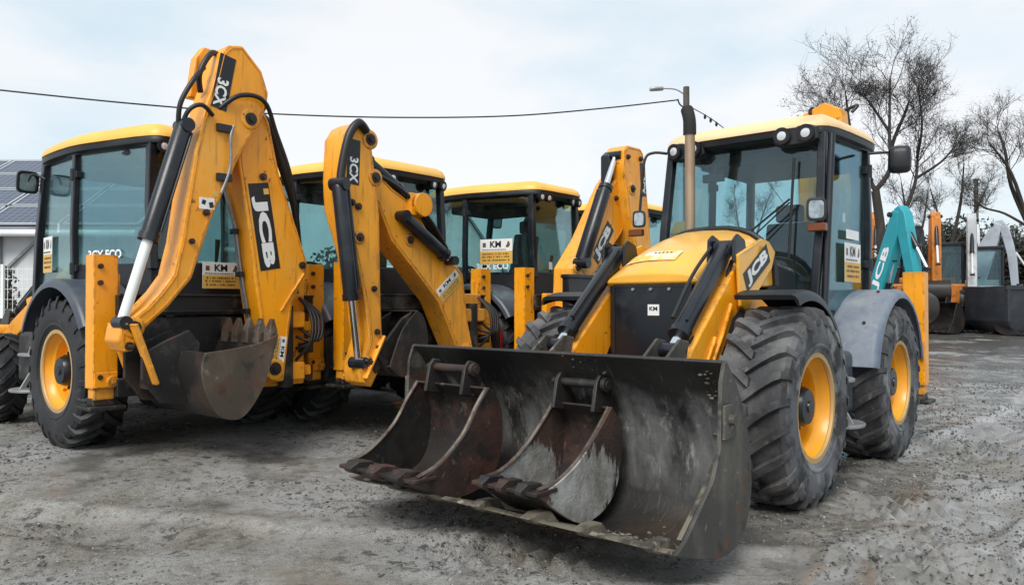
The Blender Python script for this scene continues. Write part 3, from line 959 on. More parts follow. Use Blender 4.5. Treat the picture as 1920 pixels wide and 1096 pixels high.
def shovel(root, prof, w=1.22, name='front_bucket'):
    """wide front loading bucket; prof is the shell polyline in x,z from upper lip round the back to the cutting lip"""
    g = G()
    P = [Vector((a, 0, b)) for a, b in prof]
    sm = catmull(P, 4)
    t = 0.022
    outer = []
    for i, p in enumerate(sm):
        d = (sm[min(i + 1, len(sm) - 1)] - sm[max(i - 1, 0)]).normalized()
        nn = Vector((d.z, 0, -d.x))
        outer.append(p - nn * -t)
    loop = [(p.x, p.z) for p in sm] + [(p.x, p.z) for p in reversed(outer)]
    secs = [[(a, y, b) for a, b in loop] for y in (-w, w)]
    g.loft(secs)
    shell = g.build(name, 'shovel', root, 0.004, 40)
    front = [(prof[0][0] + 0.0, prof[0][1]), (prof[0][0] + 0.04, prof[0][1] - 0.10), (prof[0][0] + 0.06, prof[0][1] - 0.45), (prof[0][0] + 0.14, prof[0][1] - 0.60), (prof[-1][0] - 0.10, prof[-1][1] + 0.03), (prof[-1][0] - 0.03, prof[-1][1] - 0.005)]
    poly = [(p.x, p.z) for p in outer] + list(reversed(front))
    for s_ in (1, -1):
        k = G()
        k.prism(poly, 'xz', s_ * (w + 0.001), s_ * (w + 0.026))
        k.build('side_plate', 'shovel_side', shell, 0.006)
        # wedge gusset inside the corner and wear strip outside
        k = G()
        k.prism([(prof[0][0] + 0.03, prof[0][1] - 0.50), (prof[0][0] + 0.12, prof[0][1] - 0.60), (prof[-1][0] - 0.09, prof[-1][1] + 0.025), (prof[-1][0] - 0.20, prof[-1][1] - 0.03), (prof[-3][0] + 0.1, prof[-3][1] + 0.03)], 'xz', s_ * (w - 0.002), s_ * (w - 0.03))
        k.build('corner_gusset', 'mud_plate', shell, 0.006)
        k = G()
        k.prism([(p[0] + dx, p[1] + dz) for p, dx, dz in ((prof[0], -0.06, -0.22), (prof[0], 0.045, -0.22), (prof[0], 0.05, -0.40), (prof[0], -0.10, -0.40))], 'xz', s_ * (w + 0.028), s_ * (w + 0.045))
        k.tube([(prof[0][0] - 0.02, s_ * (w + 0.03), prof[0][1] - 0.30), (prof[0][0] - 0.02, s_ * (w + 0.075), prof[0][1] - 0.30)], 0.03, 10)
        k.build('wear_block', 'shovel_side', shell, 0.005)
    # cutting edge, mud-caked floor strip and worn teeth
    lx, lz = prof[-1]
    bx, bz = prof[-2]
    d = Vector((lx - bx, 0, lz - bz)).normalized()
    k = G()
    def at(s1, s2): return (lx + d.x * s1 - d.z * s2, lz + d.z * s1 + d.x * s2)
    k.prism([at(-0.26, 0.003), at(0.02, 0.003), at(0.05, -0.018), at(-0.26, -0.028)], 'xz', -w + 0.004, w - 0.004)
    k.build('cutting_edge', 'mud_plate', shell, 0.004)
    for i in range(7):
        y = -w + 0.10 + (2 * w - 0.20) * i / 6
        k = G()
        ww = 0.055 * random.uniform(0.75, 1.1)
        y += random.uniform(-0.03, 0.03)
        a, b, c2, e2 = at(-0.14, 0.006), at(-0.06, 0.055), at(0.05, 0.03), at(0.13, -0.012)
        lo1, lo2 = at(0.05, -0.03), at(-0.14, -0.03)
        k.loft([[(q[0], y + dy * f, q[1]) for q, f in ((a, 1), (b, 0.85), (c2, 0.8), (e2, 0.6), (lo1, 0.8), (lo2, 1))] for dy in (-ww, ww)])
        k.build('tooth', 'mud_plate', shell, 0.012)
    return shell


def clods(parent, prof, zones, seed, mat='wet_mud'):
    """little lumps of mud stuck to the inner face of the shell; zones: (t0, t1, y0, y1, count, size)"""
    rr = random.Random(seed)
    line = catmull([(a, 0, b) for a, b in prof], 6)
    V, F = [], []
    for (t0, t1, y0, y1, cnt, smax) in zones:
        for _ in range(cnt):
            t = rr.uniform(t0, t1) * (len(line) - 1)
            i = min(int(t), len(line) - 2)
            p = line[i].lerp(line[i + 1], t - i)
            s_ = smax * (0.2 + 0.8 * rr.random() ** 3)
            c_ = np.array([p.x + 0.004, rr.uniform(y0, y1), p.z + 0.002])
            o_ = len(V)
            for q in sv_clod: V.append(tuple(c_ + q * s_ * np.array([rr.uniform(.6, 1.3), rr.uniform(.8, 1.6), rr.uniform(.4, .8)])))
            F.extend([[a + o_ for a in f] for f in sf_clod])
    me = bpy.data.meshes.new('mud_clods')
    me.from_pydata(V, [], F)
    me.materials.append(M[mat])
    me.polygons.foreach_set('use_smooth', [True] * len(F))
    o = link('mud_clods', me, parent)
    o['kind'] = 'stuff'
    return o


_b = bmesh.new()
bmesh.ops.create_icosphere(_b, subdivisions=1, radius=1)
sv_clod = [np.array(v.co[:]) for v in _b.verts]
sf_clod = [[v.index for v in f.verts] for f in _b.faces]
_b.free()


def digger(root, prof, mouth, lo, hi, axis, mats, teeth, tdir, name='bucket', tooth_len=0.16, th=0.016, side_mat=None, tooth_mat='steel'):
    """digging bucket: shell polyline prof (2D), side plates closed by mouth points, between lo and hi along axis"""
    V2 = lambda p, t: (t, p[0], p[1]) if axis == 'x' else (p[0], t, p[1])
    P = [Vector((a, 0, b)) for a, b in prof]
    sm = catmull(P, 5)
    cen = sum(sm, Vector()) / len(sm)
    outer = []
    for i, p in enumerate(sm):
        d = (sm[min(i + 1, len(sm) - 1)] - sm[max(i - 1, 0)]).normalized()
        nn = Vector((d.z, 0, -d.x))
        if nn.dot(p - cen) < 0: nn = -nn
        outer.append(p + nn * th)
    loop = [(p.x, p.z) for p in sm] + [(p.x, p.z) for p in reversed(outer)]
    g = G()
    g.loft([[V2(q, t) for q in loop] for t in (lo, hi)])
    sh = g.build(name, mats, root, 0.003, 40)
    poly = [(p.x, p.z) for p in outer] + [(q.x, q.z) for q in catmull([(outer[-1].x, 0, outer[-1].z)] + [(a, 0, b) for a, b in mouth] + [(outer[0].x, 0, outer[0].z)], 4)[1:-1]]
    sgn = 1 if hi > lo else -1
    for t, dt in ((lo, -sgn), (hi, sgn)):
        k = G()
        k.prism(poly, 'xz' if axis == 'y' else 'yz', t + dt * 0.001, t + dt * 0.022)
        k.build('side_plate', side_mat or mats, sh, 0.004)
    # teeth on the lip (end of prof)
    lx, lz = prof[-1]
    d = Vector((tdir[0], tdir[1]))
    d.normalize()
    nn = Vector((-d.y, d.x))
    for i in range(teeth):
        c = lo + (hi - lo) * ((i + 0.5) / teeth if teeth > 1 else 0.5)
        ww = abs(hi - lo) / teeth * 0.27
        k = G()
        def q(s1, s2): return (lx + d.x * s1 + nn.x * s2, lz + d.y * s1 + nn.y * s2)
        sec = [q(-0.10, 0.03), q(0.02, 0.045), q(tooth_len, 0.012), q(tooth_len, -0.01), q(0.02, -0.035), q(-0.10, -0.03)]
        fr = (1, 1, 0.55, 0.55, 1, 1)
        k.loft([[V2(p, c + s_ * ww * f) for p, f in zip(sec, fr)] for s_ in (-1, 1)])
        k.build('tooth', tooth_mat, sh, 0.006)
    return sh


# ================================================================== ground
def smooth(a, b, x):
    t = np.clip((x - a) / (b - a), 0, 1)
    return t * t * (3 - 2 * t)


_perm = rng.random((512, 512))


def vnoise(x, y):
    xi, yi = np.floor(x).astype(int), np.floor(y).astype(int)
    xf, yf = x - xi, y - yi
    u, v = xf * xf * (3 - 2 * xf), yf * yf * (3 - 2 * yf)
    p = lambda i, j: _perm[i % 512, j % 512]
    return (p(xi, yi) * (1 - u) + p(xi + 1, yi) * u) * (1 - v) + (p(xi, yi + 1) * (1 - u) + p(xi + 1, yi + 1) * u) * v


def fbm(x, y, o=4):
    s, a, t = 0, 1.0, 0
    for k in range(o):
        s = s + a * (vnoise(x * 2 ** k + 17.3 * k, y * 2 ** k + 5.1 * k) - 0.5)
        t += a
        a *= 0.55
    return s / t


def gmacro(x, y):
    x, y = np.asarray(x, float), np.asarray(y, float)
    return 0.10 * smooth(-0.5, -3.5, x) * smooth(4.5, 7.0, y) + 0.0205 * np.clip(y - 8.5, 0, 24) * smooth(8.5, 11, y)


RUTS = [  # (x, y, heading, half length, lateral offset)
    (2.30, 4.35, -131, 2.2), (3.05, 4.0, -122, 2.6), (0.9, 2.6, -125, 2.6), (5.4, 8.6, 48, 5.0), (6.9, 7.4, 55, 5.0), (4.1, 5.2, 40, 3.2), (-4.6, 5.6, 160, 3.2), (-1.2, 4.6, 172, 3.6), (8.8, 10.5, 62, 6.0), (3.6, 5.9, -122, 3.2), (4.9, 6.1, -150, 3.0)]


def gdetail(x, y):
    x, y = np.asarray(x, float), np.asarray(y, float)
    h = 0.050 * fbm(x / 1.7, y / 1.7, 3) + 0.030 * fbm(x / 0.40 + 9, y / 0.40, 4)
    patch = smooth(-0.02, 0.16, fbm(x / 1.1 + 40, y / 1.1 + 3, 3))
    rough = fbm(x / 0.11 + 3, y / 0.11 + 8, 3)
    right = smooth(0.5, 3.0, x) * smooth(16, 9, y)
    h = h + (0.014 + 0.040 * patch + 0.022 * right) * np.maximum(rough, -0.14) + 0.020 * right * fbm(x / 0.22 + 31, y / 0.22 + 11, 2)
    for (rx, ry, hd, hl) in RUTS:
        a = math.radians(hd)
        c, s = math.cos(a), math.sin(a)
        along = (x - rx) * c + (y - ry) * s
        lat = -(x - rx) * s + (y - ry) * c + 0.10 * np.sin(along * 0.9)
        m = smooth(0.30, 0.20, np.abs(lat)) * smooth(hl, hl - 0.6, np.abs(along))
        ph = ((along + 0.55 * np.abs(lat)) / 0.155) % 1.0
        bar = smooth(0.30, 0.40, ph) * smooth(0.72, 0.62, ph)
        br = smooth(0.35, 0.6, vnoise(x * 1.3 + 7, y * 1.3))
        h = h * (1 - 0.55 * m) + m * (-0.032 + 0.050 * bar * br) + 0.014 * smooth(0.13, 0.0, np.abs(np.abs(lat) - 0.34)) * smooth(hl, hl - 0.6, np.abs(along))
    return h


def gz(x, y):
    return float(gmacro(x, y))


def grow_axis(a, b, d0, gr, dmax):
    out, p, d = [a], a, d0
    while p < b:
        p += d
        d = min(d * gr, dmax)
        out.append(p)
    return out


xs_r = grow_axis(0, 900, 0.030, 1.0105, 60)
xs = np.array([-v for v in reversed(xs_r[1:])] + xs_r)
ys = np.array([-900, -300, -100, -40, -20, -12, -8, -5, -3, -1.5, -0.5, 0.5, 1.2, 1.8] + grow_axis(2.3, 1500, 0.018, 1.0078, 90))
XX, YY = np.meshgrid(xs, ys)
ZZ = gmacro(XX, YY) + gdetail(XX, YY) * smooth(30, 12, np.abs(XX) + np.abs(YY) * 0.6)
ZZ = ZZ - 0.012
nv = XX.size
gm = bpy.data.meshes.new('ground')
gm.vertices.add(nv)
gm.vertices.foreach_set('co', np.stack([XX, YY, ZZ], -1).ravel())
ny, nx = XX.shape
idx = np.arange(nv).reshape(ny, nx)
q = np.stack([idx[:-1, :-1], idx[:-1, 1:], idx[1:, 1:], idx[1:, :-1]], -1).reshape(-1, 4)
gm.loops.add(q.size)
gm.loops.foreach_set('vertex_index', q.ravel().astype(np.int32))
gm.polygons.add(len(q))
gm.polygons.foreach_set('loop_start', np.arange(0, q.size, 4, dtype=np.int32))
gm.polygons.foreach_set('loop_total', np.full(len(q), 4, dtype=np.int32))
gm.polygons.foreach_set('use_smooth', [True] * len(q))
gm.update()


def ground_material():
    m, n, o = new_mat('wet_gravel_mud')
    p = n.nodes.new('ShaderNodeBsdfPrincipled')
    n.links.new(p.outputs[0], o.inputs[0])
    big = noise(n, 0.42, 5, 0.55)
    mid = noise(n, 2.6, 6, 0.62)
    fine = noise(n, 26, 6, 0.68)
    grit = noise(n, 95, 3, 0.6)
    c = mixc(n, ramp(n, mid, [(0.34, 0.0), (0.64, 1.0)]), (0.150, 0.132, 0.106), (0.285, 0.270, 0.240))
    c = mixc(n, ramp(n, big, [(0.44, 0.0), (0.58, 0.85)]), c, (0.315, 0.312, 0.308))
    grit_and_pit_shade = noise(n, 9.0, 7, 0.72)  # dark grit specks that also put the shade of small pits into the colour
    zone = ramp(n, noise(n, 1.1, 4, 0.6), [(0.42, 0.30), (0.58, 1.0)])
    def times(a, b_):
        k = n.nodes.new('ShaderNodeMath')
        k.operation = 'MULTIPLY'
        n.links.new(a, k.inputs[0])
        n.links.new(b_, k.inputs[1])
        return k.outputs[0]
    c = mixc(n, times(ramp(n, grit_and_pit_shade, [(0.52, 0.0), (0.60, 0.95)]), zone), c, (0.040, 0.037, 0.033))
    c = mixc(n, ramp(n, fine, [(0.32, 0.85), (0.45, 0.0)]), c, (0.050, 0.046, 0.040))
    c = mixc(n, ramp(n, fine, [(0.58, 0.0), (0.68, 0.7)]), c, (0.40, 0.39, 0.365))
    c = mixc(n, times(ramp(n, grit, [(0.58, 0.0), (0.66, 0.8)]), zone), c, (0.035, 0.032, 0.030))
    c = mixc(n, ramp(n, grit, [(0.30, 0.7), (0.38, 0.0)]), c, (0.46, 0.45, 0.43))
    X_, Y_, Z_ = sepxyz(n)
    # standing damp: more of it on the churned right-hand side of the yard
    side = n.nodes.new('ShaderNodeMapRange')
    side.inputs[1].default_value = -2.0
    side.inputs[2].default_value = 4.5
    side.inputs[3].default_value = -0.05
    side.inputs[4].default_value = 0.075
    n.links.new(X_, side.inputs[0])
    wetf = ramp(n, fmath(n, 'ADD', noise(n, 0.75, 7, 0.66), side.outputs[0]), [(0.47, 0.0), (0.56, 1.0)])
    dampc = mixc(n, ramp(n, mid, [(0.3, 0.0), (0.7, 1.0)]), (0.125, 0.114, 0.098), (0.235, 0.225, 0.210))
    c = mixc(n, fmath(n, 'MULTIPLY', wetf, 0.75), c, dampc)
    n.links.new(c, p.inputs['Base Color'])
    wr = n.nodes.new('ShaderNodeMapRange')
    wr.inputs[3].default_value = 0.62
    wr.inputs[4].default_value = 0.13
    n.links.new(wetf, wr.inputs[0])
    n.links.new(wr.outputs[0], p.inputs['Roughness'])
    p.inputs['Specular IOR Level'].default_value = 0.6
    n.links.new(fmath(n, 'MULTIPLY', wetf, 0.75), p.inputs['Coat Weight'])
    p.inputs['Coat Roughness'].default_value = 0.20
    b2 = n.nodes.new('ShaderNodeBump')
    b2.inputs['Strength'].default_value = 0.12
    b2.inputs['Distance'].default_value = 0.02
    n.links.new(mid, b2.inputs['Height'])
    n.links.new(b2.outputs[0], p.inputs['Coat Normal'])
    b = n.nodes.new('ShaderNodeBump')
    b.inputs['Strength'].default_value = 0.55
    b.inputs['Distance'].default_value = 0.03
    ad = n.nodes.new('ShaderNodeMath')
    ad.operation = 'ADD'
    n.links.new(fine, ad.inputs[0])
    n.links.new(grit, ad.inputs[1])
    n.links.new(ad.outputs[0], b.inputs['Height'])
    bs = n.nodes.new('ShaderNodeMapRange')
    bs.inputs[3].default_value = 0.65
    bs.inputs[4].default_value = 0.14
    n.links.new(wetf, bs.inputs[0])
    n.links.new(bs.outputs[0], b.inputs['Strength'])
    n.links.new(b.outputs[0], p.inputs['Normal'])
    return m


gm.materials.append(ground_material())
ground = bpy.data.objects.new('ground', gm)
col.objects.link(ground)
tag(ground, 'wet grey gravel and mud yard with tyre tracks', None, kind='structure')

# loose stones: nobody could count them
M['stone'] = worn('loose_stone', (0.10, 0.096, 0.09), 0.6, 0, [((0.34, 0.33, 0.31), 23, 0.54, 0.60, None, 0.9), ((0.035, 0.032, 0.03), 17, 0.50, 0.56, None, 0.9)], 0.8, 0.2, 40)
bm = bmesh.new()
bmesh.ops.create_icosphere(bm, subdivisions=1, radius=1)
sv = np.array([v.co[:] for v in bm.verts])
sf = np.array([[v.index for v in f.verts] for f in bm.faces])
bm.free()
def stones(num, smin, smax, pw, keepat, base_v, base_f, dmin=2.4, far=13):
    yy = dmin + (rng.random(num) ** 1.8) * far
    xx = (rng.random(num) - 0.5) * (3.5 + 1.5 * yy)
    dens = fbm(xx / 1.1 + 40, yy / 1.1 + 3, 3) + 0.10 * smooth(0.5, 3.5, xx)
    keep = (dens + 0.30 * rng.random(num)) > keepat
    xx, yy = xx[keep], yy[keep]
    m = len(xx)
    sz = smin + (smax - smin) * rng.random(m) ** pw + 0.0005 * yy
    zz = gmacro(xx, yy) + gdetail(xx, yy) - 0.012
    ang = rng.random(m) * 6.283
    sc3 = sz[:, None] * np.stack([0.8 + 0.7 * rng.random(m), 0.7 + 0.5 * rng.random(m), 0.4 + 0.4 * rng.random(m)], -1)
    vv = base_v[None] * (0.75 + 0.5 * rng.random((m, len(base_v), 1))) * sc3[:, None, :]
    ca, sa = np.cos(ang)[:, None], np.sin(ang)[:, None]
    vx = vv[..., 0] * ca - vv[..., 1] * sa + xx[:, None]
    vy = vv[..., 0] * sa + vv[..., 1] * ca + yy[:, None]
    vz = vv[..., 2] + zz[:, None] + sz[:, None] * 0.10
    return np.stack([vx, vy, vz], -1).reshape(-1, 3), (base_f[None] + (np.arange(m) * len(base_v))[:, None, None]).reshape(-1, 3)


ov = np.array([(1, 0, 0), (-1, 0, 0), (0, 1, 0), (0, -1, 0), (0.2, 0.1, 1), (0, 0, -1)], float)
of = np.array([(0, 2, 4), (2, 1, 4), (1, 3, 4), (3, 0, 4), (2, 0, 5), (1, 2, 5), (3, 1, 5), (0, 3, 5)])
v1, f1 = stones(9000, 0.006, 0.024, 3.2, 0.22, sv, sf)
v2, f2 = stones(80000, 0.003, 0.011, 1.8, 0.20, ov, of)
stone_v = np.concatenate([v1, v2])
stone_f = np.concatenate([f1, f2 + len(v1)])
sm_ = bpy.data.meshes.new('gravel')
sm_.from_pydata(stone_v.tolist(), [], stone_f.tolist())
sm_.materials.append(M['stone'])
gravel = bpy.data.objects.new('gravel', sm_)
col.objects.link(gravel)
tag(gravel, 'loose grey stones scattered over the muddy yard', 'gravel', kind='stuff')


# ================================================================== backhoe loaders
SHOVEL_PROF = [(1.64, 1.11), (1.52, 0.98), (1.40, 0.78), (1.335, 0.52), (1.345, 0.32), (1.45, 0.16), (1.66, 0.115), (1.90, 0.16), (2.17, 0.245)]


def loader_machine(pose, label, spec):
    x, y, yaw, dz = pose
    root = empty('backhoe_loader', (x, y, gz(x, y) * 0 + dz), yaw)
    tag(root, label, 'backhoe loader', 'parked backhoe loaders')
    big = spec['big']
    ym = spec.get('yellow', 'yellow')
    # chassis and axles
    g = G()
    g.box(-3.0, 0.25, -0.34, 0.34, 0.62, 1.02)
    g.box(-1.35, -0.55, -0.52, 0.52, 0.55, 1.15)
    g.box(-2.9, -1.1, -0.72, 0.72, 0.95, 1.22)
    g.build('chassis', 'chassis', root, 0.02)
    fr = 0.71 if big else 0.50
    wf = 0.50 if big else 0.32
    wr = 0.50 if big else 0.43
    yf = 0.93 if big else 0.90
    for xa, rr in ((0, fr), (-2.22, 0.71)):
        g = G()
        g.tube([(xa, -0.72, rr), (xa, -0.30, rr), (xa, -0.18, rr), (xa, 0.18, rr), (xa, 0.30, rr), (xa, 0.72, rr)], [0.11, 0.10, 0.19, 0.19, 0.10, 0.11], 14)
        g.build('axle', 'chassis', root, 0, 40)
    dusty = spec.get('dusty', False)
    st = spec.get('steer', 0.0)
    wheel(root, 0, yf, fr, wf, 0.365 if big else 0.24, dusty, 0.1, st)
    wheel(root, 0, -yf, fr, wf, 0.365 if big else 0.24, dusty, 0.3, st)
    wheel(root, -2.22, 0.92, 0.71, wr, 0.365, dusty, 0.55)
    wheel(root, -2.22, -0.92, 0.71, wr, 0.365, dusty, 0.0)
    # steps and side tanks
    for s_ in (1, -1):
        g = G()
        g.box(-1.42, -0.80, s_ * 0.55, s_ * 0.98, 0.50, 1.02)
        t = g.build('fuel_tank' if s_ > 0 else 'hydraulic_tank', 'fender' if big else 'chassis', root, 0.05, segs=3)
        for zz_, yy_ in ((0.42, 1.16), (0.78, 1.08)):
            g = G()
            xs0 = -1.30 if big else -1.38
            secs = []
            for a in range(9):
                an = math.pi * a / 8
                secs.append((xs0 + 0.22 - 0.24 * math.cos(an), s_ * (yy_ - 0.20 + 0.20 * math.sin(an))))
            g.prism(secs, 'xy', zz_, zz_ + 0.03)
            g.obox((xs0 + 0.22, s_ * (yy_ - 0.1), zz_ + 0.01), (xs0 + 0.22, s_ * 0.90, zz_ + 0.30), 0.05, 0.02, (1, 0, 0))
            g.build('step', 'grey_steel', root, 0.008)
    # hood
    hood_prof = spec['hood']      # list of (x, z top, half width, z shoulder bottom)
    g = G()
    rings = []
    for (hx, zt, hw, zb) in hood_prof:
        rg = []
        for k in range(17):
            a = math.pi * k / 16
            ca, sa = math.cos(a), math.sin(a)
            yy_ = hw * math.copysign(abs(ca) ** 0.74, ca)
            zz_ = zb + (zt - zb) * abs(sa) ** 0.76
            rg.append((hx, yy_, zz_))
        rings.append(rg)
    g.loft(rings, True, True)
    hood = g.build('hood', 'yellow_hood' if big else ym, root, 0.012, 50)
    x0, zt0, hw0, zb0 = hood_prof[0]
    g = G()
    g.box(x0 - 0.09, x0 - 0.015, -hw0 + 0.05, hw0 - 0.05, 0.72, zb0 - 0.005)
    gr = g.build('grille', 'black', root, 0.015)
    g = G()
    for s_ in (1, -1):
        g.prism([(x0 - 0.02, s_ * (hw0 - 0.045)), (x0 - 0.06, s_ * (hw0 + 0.01)), (x0 - 0.45, s_ * (hw0 + 0.015)), (x0 - 0.45, s_ * (hw0 - 0.045))], 'xy', 0.74, zb0 - 0.004)
    g.box(x0 - 1.3, x0 - 0.10, -hw0 + 0.02, hw0 - 0.02, 0.95, zb0 + 0.04)
    g.box(x0 - 0.14, x0 + 0.03, -hw0 - 0.02, hw0 + 0.02, 0.58, 0.75)
    g.build('engine_shroud', 'black_plastic', root, 0.012)
    if big:
        plate(gr, (x0 - 0.014, 0.02, 1.375), (0, 1, 0), (0, 0, 1), 0.10, 0.085, 0.003, 'white', 'sticker')
        lettering('KM', gr, (x0 - 0.0095, 0.02, 1.385), (0, 1, 0), (0, 0, 1), 0.07, 0.032, 'ink', 0.03)
        for yy_ in (-0.16, 0.16, 0.0):
            pin(gr, (x0 - 0.01, yy_, zb0 - 0.05), (1, 0, 0), 0.012, 0.012, 'grey_steel', 'bolt')
        g = G()
        for s_ in (-1, 1):
            g.box(x0 - 0.016, x0 - 0.008, s_ * (hw0 - 0.07), s_ * (hw0 - 0.055), 0.76, zb0 - 0.02)
        g.box(x0 - 0.016, x0 - 0.009, -hw0 + 0.07, hw0 - 0.07, zb0 - 0.032, zb0 - 0.022)
        g.build('trim', 'black_plastic', gr)
    if big:
        # rubber seal round the rear edge of the hood, black cowl up to the windscreen
        g = G()
        rear_ = []
        for k in range(17):
            a = math.pi * k / 16
            ca, sa = math.cos(a), math.sin(a)
            rear_.append((-0.735, 0.575 * math.copysign(abs(ca) ** 0.74, ca), 1.57 + 0.505 * abs(sa) ** 0.76))
        g.tube(rear_, 0.026, 8)
        g.build('hood_seal', 'black_plastic', root, 0, 60)
        g = G()
        g.loft([[(-0.745, -0.50, 1.2), (-0.745, 0.50, 1.2), (-0.745, 0.50, 1.78), (-0.745, 0.30, 1.96), (-0.745, -0.30, 1.96), (-0.745, -0.50, 1.78)],
                [(-1.16, -0.58, 1.2), (-1.16, 0.58, 1.2), (-1.16, 0.58, 1.70), (-1.16, 0.35, 1.84), (-1.16, -0.35, 1.84), (-1.16, -0.58, 1.70)]])
        g.build('cowl', 'black_plastic', root, 0.02)
    # hood flanks
    for s_ in (1, -1):
        g = G()
        g.prism(spec['flank'], 'xz', s_ * spec['flank_y'], s_ * (spec['flank_y'] + 0.03))
        if big:
            g.v = [(a_, b_ - s_ * 0.40 * max(0.0, c_ - 1.84), c_) for a_, b_, c_ in g.v]
        fl = g.build('side_panel', 'yellow_hood' if big else ym, root, 0.03 if big else 0.015, segs=3)
        if big:
            r_ = Vector((-0.44, 0, 0.255)) if s_ > 0 else Vector((0.44, 0, -0.255))
            u_ = Vector((0.255, 0, 0.44)) if s_ > 0 else Vector((0.255, 0, 0.44))
            oy = s_ * (spec['flank_y'] + 0.031)
            plate(fl, (-0.27, oy, 1.705), r_, u_, 0.50, 0.155, 0.003, 'ink')
            lettering('JCB', fl, (-0.27, oy + s_ * 0.005, 1.705), r_, u_, 0.44, 0.125, 'white', 0.055)
    # loader arms
    for s_ in (1, -1):
        g = G()
        ya, yb = spec['arm_y']
        g.prism(spec['arm'], 'xz', s_ * ya, s_ * yb)
        arm = g.build('loader_arm', 'yellow', root, 0.02, segs=3)
        if big:
            g = G()
            g.tube(catmull([(0.10, s_ * (yb + 0.006), 1.42), (0.22, s_ * (yb + 0.012), 1.25), (0.34, s_ * (yb + 0.012), 1.10), (0.50, s_ * (yb + 0.006), 0.88)], 6), 0.014, 6)
            g.tube(catmull([(0.36, s_ * (yb + 0.006), 1.18), (0.48, s_ * (yb + 0.012), 1.03), (0.60, s_ * (yb + 0.006), 0.88)], 6), 0.014, 6)
            g.build('pipe', 'yellow', arm, 0, 60)
        for px, pz in spec['arm_pins']:
            pin(arm, (px, s_ * (ya + yb) / 2, pz), (0, 1, 0), 0.045, abs(yb - ya) * 0.62)
        yr = spec['ram_y']
        p0, p1 = spec['tilt_ram']
        cyl = cylinder(root, (p0[0], s_ * yr, p0[1]), (p1[0], s_ * yr, p1[1]), 0.068 if big else 0.055, 0.036, 0.12)
        d = Vector((p1[0] - p0[0], 0, p1[1] - p0[1])).normalized()
        nn = Vector((d.z, 0, -d.x))
        if nn.z < 0: nn = -nn
        a0 = Vector((p0[0], s_ * yr, p0[1]))
        ln = (Vector((p1[0], 0, p1[1])) - Vector((p0[0], 0, p0[1]))).length
        hose(cyl, [a0 + d * 0.1 + nn * 0.08 + Vector((0, -s_ * 0.06, 0)), a0 + d * ln * 0.4 + nn * 0.10 + Vector((0, -s_ * 0.07, 0)), a0 + d * ln * 0.8 + nn * 0.09 + Vector((0, -s_ * 0.05, 0))], 0.014)
        hose(cyl, [a0 + d * 0.05 - nn * 0.09 + Vector((0, s_ * 0.04, 0)), a0 + d * ln * 0.45 - nn * 0.16 + Vector((0, s_ * 0.05, 0)), a0 + d * ln * 0.85 - nn * 0.10 + Vector((0, s_ * 0.03, 0))], 0.016)
        # bracket over the ram head and link down to the bucket
        g = G()
        pb = spec['tilt_ram'][0]
        for dy in (-0.10, 0.10):
            g.prism([(pb[0] - 0.16, pb[1] - 0.14), (pb[0] + 0.10, pb[1] - 0.12), (pb[0] + 0.085, pb[1] + 0.06), (pb[0] + 0.02, pb[1] + 0.10), (pb[0] - 0.10, pb[1] + 0.06)], 'xz', s_ * yr + dy - 0.014, s_ * yr + dy + 0.014)
        g.build('ram_bracket', 'black', root, 0.012)
        g = G()
        pe = spec['tilt_ram'][1]
        for dy in (-0.085, 0.085):
            g.prism([(pe[0] - 0.08, pe[1] + 0.06), (pe[0] + 0.05, pe[1] + 0.08), (1.34, 0.90), (1.36, 0.76), (1.28, 0.66), (pe[0] - 0.02, pe[1] - 0.10)], 'xz', s_ * yr + dy - 0.012, s_ * yr + dy + 0.012)
        g.build('tilt_link', 'shovel_side', root, 0.01)
    g = G()
    ax_, az_ = spec['cross_tube']
    g.tube([(ax_, -spec['arm_y'][1], az_), (ax_, spec['arm_y'][1], az_)], 0.085, 14)
    g.build('cross_tube', 'yellow', root, 0, 40)
    # towers behind the hood
    for s_ in (1, -1):
        g = G()
        g.prism([(-1.15, 0.95), (-0.55, 0.95), (-0.60, 1.45), (-0.75, spec['tower_z']), (-1.0, spec['tower_z'])], 'xz', s_ * (spec['arm_y'][0] - 0.09), s_ * (spec['arm_y'][0] - 0.005))
        g.build('arm_tower', 'black_plastic', root, 0.015)
    sh = shovel(root, SHOVEL_PROF)
    # hinge ears on the back of the bucket
    for s_ in (1, -1):
        g = G()
        for dy in (-0.13, 0.13):
            g.prism([(1.415, 0.88), (1.24, 0.60), (1.14, 0.42), (1.16, 0.32), (1.30, 0.30), (1.312, 0.36), (1.305, 0.50), (1.345, 0.70)], 'xz', s_ * 0.57 + dy - 0.014, s_ * 0.57 + dy + 0.014)
        g.build('hinge_ear', 'shovel', sh, 0.006)
    # fenders
    fm = spec['fender']
    for s_ in (1, -1):
        fender(root, -2.22, 0.71, 0.80, 168 if big else 150, 25 if not big else 12, s_ * 0.66, s_ * 1.17, 0.045, fm)
        if big:
            for an_ in (40, 75, 110, 145):
                pin(root, (-2.22 + 0.846 * math.cos(R(an_)), s_ * 1.02, 0.71 + 0.846 * math.sin(R(an_))), (math.cos(R(an_)), 0, math.sin(R(an_))), 0.014, 0.012, 'chassis', 'bolt')
            fender(root, 0.0, 0.71, 0.785, 172, 72, s_ * 0.66, s_ * 1.12, 0.03, 'black_plastic')
    # rear frame, stabiliser legs, lamps
    g = G()
    for z0, z1 in ((1.22, 1.40), (0.52, 0.68)):
        g.box(-3.24, -3.06, -1.0, 1.0, z0, z1)
    g.box(-3.20, -3.0, -0.9, 0.9, 0.69, 1.20)
    g.box(-3.26, -3.23, -1.0, 1.0, 1.385, 1.41)
    g.box(-3.26, -3.23, -1.0, 1.0, 1.24, 1.26)
    g.box(-3.1, -2.7, -0.42, 0.42, 0.7, 1.3)
    rf = g.build('rear_frame', 'chassis', root, 0.012)
